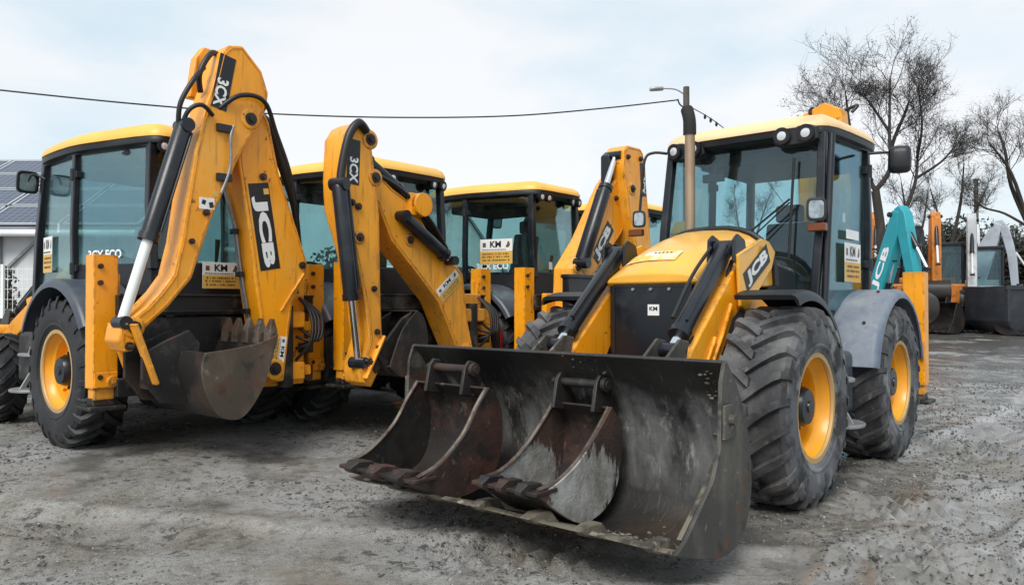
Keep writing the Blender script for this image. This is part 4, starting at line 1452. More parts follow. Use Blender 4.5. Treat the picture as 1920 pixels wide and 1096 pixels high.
    for s_ in (1, -1):
        g = G()
        g.box(-3.19, -3.02, s_ * 1.075 - 0.10, s_ * 1.075 + 0.10, 0.60, 1.74)
        g.box(-3.205, -3.192, s_ * 1.075 - 0.095, s_ * 1.075 + 0.095, 0.61, 0.74)
        g.box(-3.17, -3.04, s_ * 1.075 - s_ * 0.103, s_ * 1.075 - s_ * 0.125, 1.30, 1.58)
        leg = g.build('stabiliser_leg', ym, root, 0.02, segs=3)
        g = G()
        g.box(-3.17, -3.04, s_ * 1.075 - 0.085, s_ * 1.075 + 0.085, 0.50, 0.605)
        g.build('inner_leg', 'yellow_rough', leg, 0.012)
        g = G()
        g.prism([(-3.26, s_ * 1.075 - 0.15), (-2.95, s_ * 1.075 - 0.15), (-2.95, s_ * 1.075 + 0.15), (-3.26, s_ * 1.075 + 0.15)], 'xy', 0.42, 0.455)
        g.prism([(-3.18, 0.454), (-3.03, 0.454), (-3.06, 0.52), (-3.15, 0.52)], 'xz', s_ * 1.075 - 0.095, s_ * 1.075 + 0.095)
        g.build('foot', 'chassis', leg, 0.012)
        for zz_ in (0.70, 1.50, 1.64):
            pin(leg, (-3.195, s_ * 1.075 + 0.05, zz_), (1, 0, 0), 0.022, 0.018, 'rusty', 'bolt')
        pin(leg, (-3.205, s_ * 1.075 - 0.05, 0.66), (1, 0, 0), 0.045, 0.02, 'yellow_rough', 'bolt')
        g = G()
        ly = s_ * 1.075 - 0.20
        g.box(-3.30, -3.24, ly - 0.075, ly + 0.075, 0.68, 0.96)
        lamp = g.build('tail_lamp', 'black_plastic', leg, 0.012)
        g = G()
        g.box(-3.325, -3.302, ly - 0.06, ly + 0.06, 0.70, 0.94)
        g.build('lens', 'red', lamp, 0.008)
    return root


def kingpost(root, yk, mat='yellow'):
    g = G()
    g.box(-3.34, -3.25, yk - 0.30, yk + 0.30, 0.50, 1.42)
    g.box(-3.50, -3.34, yk - 0.20, yk + 0.20, 0.56, 0.74)
    g.box(-3.50, -3.34, yk - 0.20, yk + 0.20, 1.08, 1.24)
    kp = g.build('kingpost', mat, root, 0.02)
    g = G()
    g.tube([(-3.45, yk, 0.50), (-3.45, yk, 1.30)], 0.075, 14)
    g.build('slew_pin', 'chassis', kp, 0, 40)
    for k in range(4):
        z = 0.75 + 0.12 * k
        hose(kp, [(-3.36, yk - 0.22, 1.38), (-3.52, yk - 0.25 - 0.04 * k, 1.2), (-3.56, yk - 0.22 - 0.03 * k, 0.95), (-3.42, yk - 0.14, z)], 0.016)
    for k in range(3):
        g = G()
        g.box(-3.46, -3.35, yk - 0.30 - 0.03 * k, yk - 0.21, 0.60 + 0.22 * k, 0.70 + 0.22 * k)
        g.build('valve_block', 'rusty' if k % 2 else mat, kp, 0.012)
    return kp


def arm_part(root, name, poly, x0, x1, mat, bevel=0.018, pins=()):
    g = G()
    pts = [(p.x, p.z) for p in catmull([(a, 0, b) for a, b in poly], 3, True)] if False else poly
    g.prism(pts, 'yz', x0, x1)
    o = g.build(name, mat, root, bevel, segs=3)
    for (yy_, zz_, r_) in pins:
        pin(o, ((x0 + x1) / 2, yy_, zz_), (1, 0, 0), r_, abs(x1 - x0) / 2 + 0.025, 'rusty')
        if r_ >= 0.04:
            k = G()
            k.lathe([(x0 - 0.012, r_ * 1.05), (x0 - 0.012, r_ * 1.55), (x0 - 0.006, r_ * 1.75), (x0 + 0.01, r_ * 1.80), (x0 + 0.01, r_ * 1.05)], 22, (0, yy_, zz_), 'x', close=True)
            k.build('boss', mat, o, 0, 40)
            k = G()
            k.tube([(x0 - 0.03, yy_ + r_ * 1.4, zz_ + r_ * 0.6), (x0 - 0.005, yy_ + r_ * 1.4, zz_ + r_ * 0.6)], 0.008, 6)
            k.build('grease_nipple', 'grey_steel', o, 0, 40)
    # weld bead just inside the plate edge
    k = G()
    n_ = len(poly)
    P2 = [Vector((a, b)) for a, b in poly]
    area = sum(P2[i].x * P2[(i + 1) % n_].y - P2[(i + 1) % n_].x * P2[i].y for i in range(n_))
    ins = []
    for i in range(n_):
        d1 = (P2[i] - P2[i - 1]).normalized()
        d2 = (P2[(i + 1) % n_] - P2[i]).normalized()
        t_ = (d1 + d2)
        t_ = t_.normalized() if t_.length > 1e-4 else d1
        nn = Vector((-t_.y, t_.x)) * (1 if area > 0 else -1)
        ins.append(P2[i] + nn * 0.032)
    k.tube([(x0 - 0.001, p_.x, p_.y) for p_ in ins + ins[:1]], 0.0055, 5)
    k.build('weld_bead', 'weld', o, 0, 60)
    return o


SPEC3 = dict(big=False, hood=[(0.62, 1.50, 0.40, 1.30), (0.40, 1.62, 0.45, 1.30), (0.0, 1.76, 0.48, 1.30), (-0.5, 1.84, 0.50, 1.30), (-0.92, 1.86, 0.50, 1.30)],
             flank=[(-0.92, 1.10), (0.30, 1.15), (0.40, 1.38), (0.0, 1.45), (-0.92, 1.50)], flank_y=0.49,
             arm=[(-0.90, 1.36), (-0.86, 1.50), (-0.60, 1.48), (0.30, 1.12), (0.80, 0.86), (1.20, 0.54), (1.25, 0.38), (1.12, 0.32), (0.70, 0.66), (0.25, 0.90), (-0.62, 1.24)],
             arm_y=(0.56, 0.70), arm_pins=[(-0.75, 1.48), (1.17, 0.42)], ram_y=0.47, tilt_ram=((-0.2, 1.66), (0.86, 1.18)), cross_tube=(0.75, 0.98), tower_z=1.6, fender='fender')
SPECM = dict(big=True, dusty=True, hood=[(0.30, 1.655, 0.40, 1.585), (0.26, 1.70, 0.42, 1.56), (0.10, 1.80, 0.45, 1.55), (-0.10, 1.90, 0.475, 1.55), (-0.35, 1.99, 0.52, 1.55), (-0.58, 2.05, 0.555, 1.56), (-0.70, 2.06, 0.56, 1.57), (-0.74, 2.03, 0.54, 1.58)],
             flank=[(0.07, 1.79), (-0.08, 1.84), (-0.47, 1.945), (-0.60, 1.93), (-0.655, 1.84), (-0.57, 1.70), (-0.08, 1.36), (0.02, 1.40)], flank_y=0.58,
             arm=[(-0.85, 1.36), (-0.80, 1.50), (-0.12, 1.55), (-0.07, 1.72), (0.05, 1.66), (0.40, 1.36), (0.68, 1.12), (1.16, 0.60), (1.25, 0.42), (1.20, 0.30), (1.06, 0.34), (0.62, 0.74), (0.27, 0.99), (0.05, 1.30), (-0.10, 1.38), (-0.4, 1.36)],
             arm_y=(0.42, 0.56), arm_pins=[(-0.75, 1.44), (1.17, 0.40)], ram_y=0.48, tilt_ram=((0.0, 1.85), (0.84, 1.11)), cross_tube=(0.64, 0.86), tower_z=1.5, fender='fender_dusty', yellow='yellow')

# ------------------------------------------------------------------ the front machine
MP = (1.265, 6.092, R(-130.9), 0.0)
mach = loader_machine(MP, 'large yellow backhoe loader in front, facing the camera with two loose buckets in its shovel', SPECM)
mcab = cab(mach, [(-1.15, -1.40, 0.74), (-2.42, -2.42, 0.80), (-2.95, -2.92, 0.58)], 1.36, 1.62, 1.70, 2.93, 'roof_cream', 'glass_dark', 0.17, 'both')
shv = [o_ for o_ in mach.children if o_.name.startswith('front_bucket')][0]
clods(shv, SHOVEL_PROF, [(0.80, 0.97, 0.5, 1.2, 90, 0.022), (0.88, 0.98, -0.5, 0.5, 60, 0.022), (0.05, 0.40, 1.05, 1.21, 50, 0.020), (0.6, 0.8, 0.7, 1.2, 40, 0.016), (0.02, 0.12, 0.15, 0.45, 12, 0.014)], 3)
# exhaust stack
g = G()
g.tube([(-0.92, -0.30, 1.85), (-0.92, -0.30, 3.02)], 0.046, 16)
ex = g.build('exhaust_pipe', 'exhaust', mach, 0, 40)
g = G()
g.tube(catmull([(-0.92, -0.30, 2.98), (-0.92, -0.30, 3.07), (-0.93, -0.315, 3.15), (-0.96, -0.35, 3.225)], 5), 0.058, 16)
g.build('tip', 'soot', ex, 0, 40)
# front mirrors / road lamps on the pillars
mirror_unit(mach, (-1.36, -0.78, 2.93), [(-1.28, -0.90, 2.94), (-1.22, -0.96, 2.86), (-1.20, -0.99, 2.50)], (-1.18, -1.0, 2.27), 0.13, 0.17, (1, 0.25, 0))
mirror_unit(mach, (-1.28, 0.79, 2.0), [(-1.22, 0.80, 2.06), (-1.16, 0.79, 2.10)], (-1.10, 0.78, 2.22), 0.16, 0.20, (1, 0.35, 0))
mirror_unit(mach, (-2.3, 0.86, 2.86), [(-2.35, 1.0, 2.86), (-2.36, 1.08, 2.84)], (-2.36, 1.12, 2.78), 0.20, 0.26, (-1, -0.3, 0))
# front lamps under the mirrors' arms
for s_ in (1, -1):
    g = G()
    yy_ = 0.78 if s_ > 0 else -1.0
    zz_ = 2.07 if s_ > 0 else 2.13
    g.box(-1.16, -1.09, yy_ - 0.075, yy_ + 0.075, zz_ - 0.035, zz_ + 0.035)
    g.build('indicator_lamp', 'amber', mach, 0.01)
# wiper
g = G()
wx = -1.20
g.tube([(-1.10, 0.08, 1.98), (-1.19, 0.52, 2.34)], 0.010, 6)
g.tube([(-1.10, 0.14, 1.95), (-1.19, 0.52, 2.31)], 0.007, 6)
g.tube([(-1.155, 0.52, 1.80), (-1.30, 0.52, 2.72)], 0.012, 6)
g.build('wiper', 'soot', mach, 0, 60)
# black post guards on the left door pillar, door handle, grab rail
g = G()
g.tube([(-1.17, 0.82, 1.40), (-1.38, 0.82, 2.90)], 0.030, 10)
g.build('grab_rail', 'black', mach, 0, 60)
# door stickers
km_sticker(mcab, (-1.98, 0.805, 1.80), (-1, 0.0, 0), (0, 0, 1), 0.46, 0.36)
plate(mcab, (-1.98, 0.805, 2.06), (-1, 0, 0), (0, 0, 1), 0.36, 0.085, 0.003, 'white', 'sticker')
def hood_z(x_, y_):
    H = SPECM['hood']
    for (a, b) in zip(H[:-1], H[1:]):
        if b[0] <= x_ <= a[0]:
            t = (x_ - a[0]) / (b[0] - a[0])
            zt, hw, zb = [a[k] + (b[k] - a[k]) * t for k in (1, 2, 3)]
            c_ = (abs(y_) / hw) ** (1 / 0.74)
            return zb + (zt - zb) * math.sqrt(max(0.0, 1 - c_ * c_)) ** 0.76
    return 1.6


def hood_patch(name, x0_, x1_, y0_, y1_, lift, mat_, skip=None, parent=None):
    g = G()
    nx_, ny_ = 6, 10
    vs = [(x0_ + (x1_ - x0_) * i / nx_, y0_ + (y1_ - y0_) * j / ny_, hood_z(x0_ + (x1_ - x0_) * i / nx_, y0_ + (y1_ - y0_) * j / ny_) + lift) for i in range(nx_ + 1) for j in range(ny_ + 1)]
    g.add(vs, [(i * (ny_ + 1) + j, i * (ny_ + 1) + j + 1, (i + 1) * (ny_ + 1) + j + 1, (i + 1) * (ny_ + 1) + j) for i in range(nx_) for j in range(ny_)])
    return g.build(name, mat_, parent)


hoodo = [o_ for o_ in mach.children if o_.name.startswith('hood')][0]
hp = hood_patch('sticker', 0.17, 0.03, -0.30, 0.14, 0.010, 'faded_white', parent=hoodo)
for k_ in range(5):
    hood_patch('print', 0.072, 0.052, -0.10 + 0.035 * k_, -0.08 + 0.035 * k_, 0.014, 'brown_ink', parent=hp)
# interior mirror
g = G()
g.tube([(-1.45, -0.25, 2.85), (-1.42, -0.30, 2.70)], 0.02, 7)
g.box(-1.44, -1.40, -0.42, -0.20, 2.60, 2.68)
g.build('interior_mirror', 'black_plastic', mcab, 0.01)
# roof beacon and boxes
g = G()
g.lathe([(3.10, 0.055), (3.13, 0.055), (3.145, 0.04), (3.16, 0.002)], 16, (-1.75, 0.10, 0), 'z')
g.build('roof_cap', 'black_plastic', mach, 0, 40)
# folded backhoe behind the cab
kingpost(mach, 0.15)
arm = arm_part(mach, 'boom', [(0.02, 0.75), (0.28, 0.75), (0.36, 1.4), (0.36, 2.9), (0.30, 3.58), (0.12, 3.68), (-0.02, 3.62), (0.0, 2.6), (-0.06, 1.4)], -3.52, -3.28, 'yellow')
arm = arm_part(mach, 'dipper', [(-0.20, 3.66), (-0.02, 3.68), (0.08, 3.55), (0.04, 2.6), (-0.06, 1.2), (-0.16, 1.2), (-0.28, 2.6), (-0.28, 3.6)], -3.86, -3.56, 'yellow', pins=[(-0.1, 3.66, 0.05)])
cylinder(mach, (-3.45, 0.42, 2.9), (-3.45, 0.46, 1.3), 0.07, 0.035, 0.25)
digger(mach, [(0.10, 1.15), (0.30, 1.05), (0.42, 0.80), (0.34, 0.52), (0.10, 0.42), (-0.25, 0.50)], [(-0.05, 0.8)], -4.0, -3.45, 'x', 'steel', 4, (-1, 0.4), 'backhoe_bucket')
hose(mach, [(-3.54, 0.34, 3.58), (-3.60, 0.38, 3.66), (-3.72, 0.22, 3.66)], 0.02)

# ------------------------------------------------------------------ loose digging buckets lying in its shovel
def loose_bucket(label, prof, mouth, y0, y1, mats, side_mat, pinp):
    c, s = math.cos(MP[2]), math.sin(MP[2])
    root = empty('digging_bucket', (MP[0], MP[1], MP[3]), MP[2])
    tag(root, label, 'bucket', 'loose digging buckets')
    digger(root, prof, mouth, y0, y1, 'y', mats, 3, (1, -0.02), 'shell', 0.07, side_mat=side_mat, tooth_mat='rusty')
    ym = (y0 + y1) / 2
    hw = min(0.17, abs(y1 - y0) * 0.36)
    for s_ in (-1, 1):
        k = G()
        px, pz = pinp
        k.prism([(px - 0.20, pz - 0.22), (px + 0.10, pz - 0.16), (px + 0.06, pz + 0.02), (px + 0.02, pz + 0.06), (px - 0.04, pz + 0.05), (px - 0.08, pz - 0.04)], 'xz', ym + s_ * hw - 0.014, ym + s_ * hw + 0.014)
        k.build('hinge_ear', mats, root, 0.008)
    k = G()
    k.tube([(px, ym - hw - 0.06, pz), (px, ym + hw + 0.06, pz)], 0.028, 12)
    k.tube([(px, ym + hw + 0.02, pz), (px, ym + hw + 0.05, pz)], 0.045, 12)
    k.build('pin', 'steel', root, 0, 40)
    # bright worn rims on the side plates
    for yy_ in (y0, y1):
        k = G()
        pts = catmull([(prof[0][0], yy_, prof[0][1] + 0.005)] + [(a, yy_, b) for a, b in reversed(mouth)] + [(prof[-1][0] - 0.02, yy_, prof[-1][1] + 0.012)], 5)
        k.tube(pts, 0.0125, 6)
        k.build('rim', 'worn_rust', root, 0, 60)
    # corner ledge over the tooth bar
    k = G()
    lx, lz = prof[-1]
    k.prism([(lx - 0.16, y0 - 0.03), (lx + 0.03, y0 - 0.03), (lx + 0.03, y1 + 0.03), (lx - 0.16, y1 + 0.03)], 'xy', lz - 0.018, lz + 0.006)
    k.build('lip', 'rusty', root, 0.006)
    return root


PB = [(1.80, 0.87), (1.69, 0.74), (1.68, 0.50), (1.76, 0.32), (1.94, 0.245), (2.16, 0.255), (2.42, 0.385)]
loose_bucket('rust-brown digging bucket, the wider of two lying in the front shovel', PB, [(2.22, 0.455), (2.02, 0.60), (1.90, 0.76)], -1.0, -0.34, 'rusty', 'rusty', (1.78, 0.985))
QB = [(1.56, 0.79), (1.46, 0.66), (1.46, 0.44), (1.55, 0.27), (1.72, 0.185), (1.92, 0.20), (2.26, 0.41)]
qb = loose_bucket('narrow digging bucket caked with pale grey mud in the middle of the front shovel', QB, [(2.07, 0.44), (1.87, 0.53), (1.68, 0.68)], 0.03, 0.45, 'rusty', 'mud_splashed', (1.55, 0.93))
# ------------------------------------------------------------------ left machine, seen from behind
CAB3 = [(-0.60, -0.88, 0.74), (-1.80, -1.80, 0.79), (-2.92, -2.88, 0.55)]
YAW3 = R(140.6)


def cab_trim(root, c, stickers=True, name=True):
    mirror_unit(root, (-0.90, 0.76, 2.66), [(-0.84, 0.82, 2.70), (-0.82, 0.87, 2.70)], (-0.80, 0.90, 2.62), 0.22, 0.24, (-1, -0.1, -0.1))
    mirror_unit(root, (-1.05, -0.72, 2.72), [(-0.92, -0.84, 2.78), (-0.86, -0.95, 2.76)], (-0.86, -1.02, 2.66), 0.20, 0.26, (-1, 0.2, -0.1))
    # left quarter window plane from (-1.80,.79) to (-2.90,.55)
    d = Vector((-1.12, -0.24, 0)).normalized()
    nrm = Vector((-d.y, d.x, 0))
    if nrm.y < 0: nrm = -nrm
    base = Vector((-1.80, 0.79, 0))
    if stickers:
        d2 = Vector((-0.85, 0.09, 0)).normalized()
        km_sticker(c, Vector((-1.02, 0.772, 1.84)), d2, (0, 0, 1), 0.34, 0.38)
    if name:
        lettering('3CX ECO', c, base + d * 0.46 + Vector((0, 0, 1.80)) + nrm * 0.012, d, (0, 0, 1), 0.50, 0.085, 'white', 0.03)
    return base, d, nrm


AP = (-5.243, 9.328, YAW3, 0.10)
A = loader_machine(AP, 'leftmost yellow backhoe loader seen from behind, with the highest boom and a toothed bucket', SPEC3)
ac = cab(A, CAB3, 1.22, 1.70, 1.74, 2.83, 'roof_yellow', 'glass', 0.18, 'both')
cab_trim(A, ac)
km_sticker(ac, (-2.945, -0.12, 1.60), (0, -1, 0), (0, 0, 1), 0.40, 0.26)
kingpost(A, -0.52)
AB = [(0.09, 2.63), (-0.02, 2.01), (-0.08, 1.57), (-0.15, 1.14), (-0.24, 0.96), (-0.21, 0.68), (-0.27, 0.60), (-0.34, 0.57), (-0.41, 0.61), (-0.47, 1.10), (-0.50, 1.32), (-0.67, 1.65), (-0.66, 1.75), (-0.55, 2.05), (-0.35, 2.55), (-0.23, 3.05), (-0.14, 3.19), (0.01, 3.21), (0.10, 3.08)]
boom = arm_part(A, 'boom', AB, -3.60, -3.31, 'yellow', pins=[(-0.30, 0.70, 0.06), (-0.60, 1.70, 0.035), (-0.16, 2.52, 0.035), (-0.01, 3.05, 0.06)])
# weld rib along the boom plate
g = G()
g.obox((-3.605, -0.62, 1.62), (-3.605, -0.36, 1.25), 0.012, 0.03, (1, 0, 0))
g.build('rib', 'yellow', boom, 0.004)
rd, ud = Vector((0, -0.135, -0.80)), Vector((0, -0.80, 0.135))
plate(boom, (-3.601, -0.18, 2.05), ud, -rd, 0.215, 0.82, 0.003, 'ink')
lettering('JCB', boom, (-3.606, -0.175, 2.00), rd, ud, 0.68, 0.165, 'white', 0.055)
plate(boom, (-3.6055, -0.195, 2.385), ud, -rd, 0.055, 0.055, 0.002, 'gold')
km_sticker(boom, (-3.603, -0.335, 0.86), (0, 0.06, -0.4), (0, -0.4, -0.06), 0.30, 0.15)
AD = [(0.37, 3.31), (0.31, 3.56), (0.23, 3.65), (0.10, 3.68), (-0.10, 3.49), (-0.17, 3.30), (-0.15, 3.14), (0.14, 2.62), (0.40, 2.05), (0.57, 1.54), (0.77, 1.30), (1.01, 1.08), (1.06, 0.94), (1.13, 0.93), (1.18, 1.02), (1.16, 1.14), (0.96, 1.30), (0.84, 1.43), (0.74, 1.57), (0.67, 1.86), (0.62, 2.20), (0.55, 2.64), (0.45, 3.07)]
dip = arm_part(A, 'dipper', AD, -3.68, -3.40, 'yellow', pins=[(0.02, 3.02, 0.055), (1.06, 1.13, 0.05), (1.10, 0.98, 0.035), (0.45, 2.12, 0.03), (0.58, 1.86, 0.025)])
# far cheek of the dipper head, stands a little higher
g = G()
g.prism([(0.20, 3.2), (0.42, 3.2), (0.36, 3.58), (0.28, 3.70), (0.16, 3.70), (0.10, 3.55)], 'yz', -3.32, -3.22)
g.build('head_cheek', 'yellow', dip, 0.02)
rd, ud = Vector((0, 0.10, -0.52)), Vector((0, -0.52, -0.10))
plate(dip, (-3.681, 0.29, 3.30), ud, -rd, 0.155, 0.50, 0.003, 'ink')
lettering('3CX', dip, (-3.686, 0.315, 3.20), rd, ud, 0.26, 0.11, 'white', 0.03)
plate(dip, (-3.681, 0.44, 2.20), (0, -1, 0), (0, 0, 1), 0.14, 0.10, 0.003, 'white', 'decal')
plate(dip, (-3.6845, 0.40, 2.19), (0, -1, 0.2), (0, 0.2, 1), 0.04, 0.05, 0.001, 'ink', 'decal')
plate(dip, (-3.6845, 0.47, 2.21), (0, -1, -0.3), (0, -0.3, 1), 0.035, 0.04, 0.001, 'ink', 'decal')
plate(dip, (-3.681, 0.36, 2.29), (0, -1, 0.4), (0, 0.4, 1), 0.05, 0.05, 0.003, 'gold', 'decal')
# lock lever clipped on the dipper
g = G()
g.tube(catmull([(-3.705, 0.20, 2.92), (-3.72, 0.24, 2.80), (-3.72, 0.24, 2.55), (-3.705, 0.32, 2.30)], 5), 0.014, 7)
g.build('lock_bar', 'grey_steel', dip, 0, 60)
for z_ in (2.88, 2.44):
    g = G()
    g.box(-3.72, -3.682, 0.22, 0.36, z_ - 0.03, z_ + 0.04)
    g.build('clip', 'black', dip, 0.006)
cylinder(A, (-3.62, 0.62, 2.86), (-3.62, 1.13, 1.17), 0.074, 0.043, 0.40, 'bucket_ram', ('black', 'white'))
cylinder(A, (-3.50, 0.10, 3.40), (-3.50, 0.0, 3.0), 0.05, 0.03, 0.3, 'dipper_ram')
hose(boom, [(-3.66, 0.33, 3.05), (-3.74, 0.16, 3.20), (-3.72, -0.10, 3.20), (-3.64, -0.28, 2.95), (-3.60, -0.45, 2.62), (-3.55, -0.56, 2.30)], 0.022)
hose(boom, [(-3.46, -0.10, 3.12), (-3.50, -0.27, 3.10), (-3.50, -0.42, 2.75), (-3.48, -0.60, 2.28), (-3.42, -0.70, 1.85)], 0.026)
hose(boom, [(-3.42, -0.12, 3.10), (-3.42, -0.30, 3.06), (-3.42, -0.46, 2.7), (-3.42, -0.62, 2.3), (-3.40, -0.72, 1.85)], 0.026)
hose(dip, [(-3.58, 0.42, 3.42), (-3.66, 0.55, 3.28), (-3.64, 0.66, 3.05), (-3.60, 0.66, 2.86)], 0.022)
hose(dip, [(-3.70, 0.40, 2.98), (-3.74, 0.52, 3.04), (-3.70, 0.62, 2.98), (-3.62, 0.66, 2.80)], 0.020)
hose(dip, [(-3.5, 0.20, 3.58), (-3.6, 0.36, 3.56), (-3.62, 0.48, 3.35), (-3.56, 0.44, 3.2)], 0.026)
for off in (0.0, 0.035):
    g = G()
    g.tube([(-3.33, 0.12 - off * 0 , 2.55), (-3.40 - off, 0.02, 2.05), (-3.40 - off, -0.04, 1.62), (-3.40 - off, -0.12, 1.20), (-3.42, -0.22, 0.98)], 0.012, 7)
    g.build('pipe', 'grey_steel', boom, 0, 60)
for (yy_, zz_) in ((0.015, 2.0), (-0.045, 1.6), (-0.11, 1.25)):
    g = G()
    g.box(-3.46, -3.37, yy_ - 0.015, yy_ + 0.03, zz_ - 0.025, zz_ + 0.025)
    g.build('clamp', 'black', boom, 0.005)
# bucket and links
ab = digger(A, [(0.68, 0.92), (0.71, 0.78), (0.67, 0.60), (0.58, 0.43), (0.46, 0.37), (0.35, 0.39), (0.22, 0.54), (0.13, 0.73), (0.03, 1.06)], [(0.20, 0.985), (0.46, 0.945)], -4.12, -3.05, 'x', 'steel', 6, (-0.12, 1), 'backhoe_bucket', 0.13, side_mat='bucket_brown', tooth_mat='bucket_brown')
g = G()
g.prism([(0.10, 0.80), (0.012, 1.06), (0.022, 1.065), (0.118, 0.81)], 'yz', -4.115, -3.055)
g.build('lip_plate', 'steel', ab, 0.004)
for k in range(6):
    t = -4.12 + 1.07 * (k + 0.5) / 6
    pin(ab, (t, 0.03, 0.98), (0, -1, 0.3), 0.018, 0.03, 'chassis', 'bolt')
g = G()
g.tube([(-4.0, 0.64, 0.88), (-3.20, 0.64, 0.88)], 0.045, 12)
g.build('torque_tube', 'steel', ab, 0, 40)
g = G()
for xx_ in (-3.72, -3.40):
    g.prism([(0.52, 0.98), (0.62, 1.10), (0.82, 1.02), (1.02, 0.92), (1.02, 0.70), (0.86, 0.50), (0.62, 0.48), (0.56, 0.66)], 'yz', xx_ - 0.02, xx_ + 0.02)
g.box(-3.70, -3.42, 0.64, 0.90, 0.60, 0.95)
g.build('quick_hitch', 'steel', A, 0.012)
g = G()
for xx_ in (-3.76, -3.34):
    g.obox((xx_, 1.10, 1.16), (xx_, 0.92, 0.66), 0.03, 0.12, (1, 0, 0))
g.build('tipping_link', 'yellow_rough', A, 0.01)

# ------------------------------------------------------------------ second machine of the row
BP = (-3.482, 10.875, YAW3, 0.12)
B = loader_machine(BP, 'second yellow backhoe loader of the row, chipped dipper hanging straight down beside its bent boom', SPEC3)
bc = cab(B, CAB3, 1.22, 1.70, 1.74, 2.79, 'roof_yellow', 'glass', 0.18, 'both')
cab_trim(B, bc, False, False)
plate(bc, (-2.945, -0.22, 1.86), (0, -1, 0), (0, 0, 1), 0.07, 0.09, 0.003, 'white', 'sticker')
kingpost(B, -0.52, 'yellow_rough')
BB = [(1.07, 2.32), (0.88, 1.96), (0.55, 1.66), (0.19, 1.32), (-0.05, 0.90), (-0.18, 0.66), (-0.34, 0.62), (-0.40, 0.75), (-0.30, 1.09), (-0.22, 1.63), (-0.10, 1.74), (0.10, 1.80), (0.35, 2.10), (0.61, 2.40), (0.85, 2.50), (1.12, 2.68), (1.26, 2.66), (1.28, 2.48)]
boom = arm_part(B, 'boom', BB, -3.60, -3.30, 'yellow_rough', pins=[(-0.26, 0.74, 0.06), (0.62, 1.98, 0.04), (1.20, 2.58, 0.055)])
km_sticker(boom, (-3.603, 0.02, 1.50), (0, -0.25, 0.20), (0, 0.20, 0.25), 0.40, 0.17)
# ram knuckle on the boom
g = G()
g.tube([(-3.70, 0.50, 2.36), (-3.34, 0.50, 2.36)], 0.13, 18)
g.box(-3.66, -3.38, 0.42, 0.66, 2.24, 2.48)
g.build('ram_knuckle', 'yellow', boom, 0.012)
BD = [(1.60, 2.90), (1.52, 3.02), (1.42, 3.08), (1.32, 3.06), (1.24, 2.85), (1.19, 2.55), (1.14, 2.20), (1.12, 1.35), (1.10, 0.98), (1.08, 0.80), (1.15, 0.62), (1.24, 0.47), (1.34, 0.52), (1.37, 0.66), (1.27, 0.95), (1.33, 1.35), (1.45, 1.80), (1.60, 2.22), (1.62, 2.50)]
dip = arm_part(B, 'dipper', BD, -3.72, -3.42, 'yellow_rough', pins=[(1.27, 2.93, 0.055), (1.20, 2.56, 0.05), (1.27, 0.72, 0.04), (1.16, 0.86, 0.03), (1.50, 2.28, 0.035), (1.42, 2.25, 0.035), (1.40, 1.95, 0.04), (1.22, 1.45, 0.03), (1.18, 1.02, 0.03)])
rd, ud = Vector((0, 0.02, -0.5)), Vector((0, -0.5, -0.02))
plate(dip, (-3.721, 1.475, 2.68), ud, -rd, 0.15, 0.44, 0.003, 'ink')
lettering('3CX', dip, (-3.727, 1.475, 2.60), rd, ud, 0.25, 0.105, 'white', 0.03)
cylinder(B, (-3.74, 1.66, 2.44), (-3.66, 1.36, 0.72), 0.076, 0.036, 0.36, 'bucket_ram')
g = G()
for xx_ in (-3.70, -3.46):
    g.obox((xx_, 1.10, 0.98), (xx_, 1.34, 0.56), 0.03, 0.14, (1, 0, 0))
g.build('tipping_link', 'yellow', B, 0.012)
cylinder(B, (-3.54, 1.16, 2.76), (-3.54, 0.52, 2.40), 0.06, 0.03, 0.3, 'dipper_ram')
cylinder(B, (-3.66, 0.78, 2.22), (-3.66, 0.05, 1.78), 0.070, 0.03, 0.12, 'boom_ram')
for k in range(3):
    hose(boom, [(-3.58 + 0.05 * k, 1.18, 2.66), (-3.62 + 0.05 * k, 0.80, 2.52 - 0.02 * k), (-3.64 + 0.05 * k, 0.40, 2.25 - 0.02 * k), (-3.60 + 0.05 * k, 0.06, 1.92)], 0.024)
hose(dip, [(-3.74, 1.33, 3.0), (-3.77, 1.45, 3.06), (-3.76, 1.56, 2.92), (-3.74, 1.63, 2.6), (-3.74, 1.66, 2.3)], 0.042)
bb = digger(B, [(0.72, 1.22), (0.63, 1.14), (0.58, 0.95), (0.62, 0.74), (0.75, 0.60), (0.92, 0.57), (1.08, 0.68)], [(1.0, 0.88), (0.90, 1.06)], -3.80, -3.20, 'x', 'steel', 5, (0.7, 0.7), 'backhoe_bucket')
g = G()
for xx_ in (-3.72, -3.40):
    g.prism([(0.70, 1.22), (0.85, 1.15), (1.28, 0.72), (1.20, 0.60), (0.80, 0.9)], 'yz', xx_ - 0.02, xx_ + 0.02)
g.build('quick_hitch', 'steel', B, 0.012)

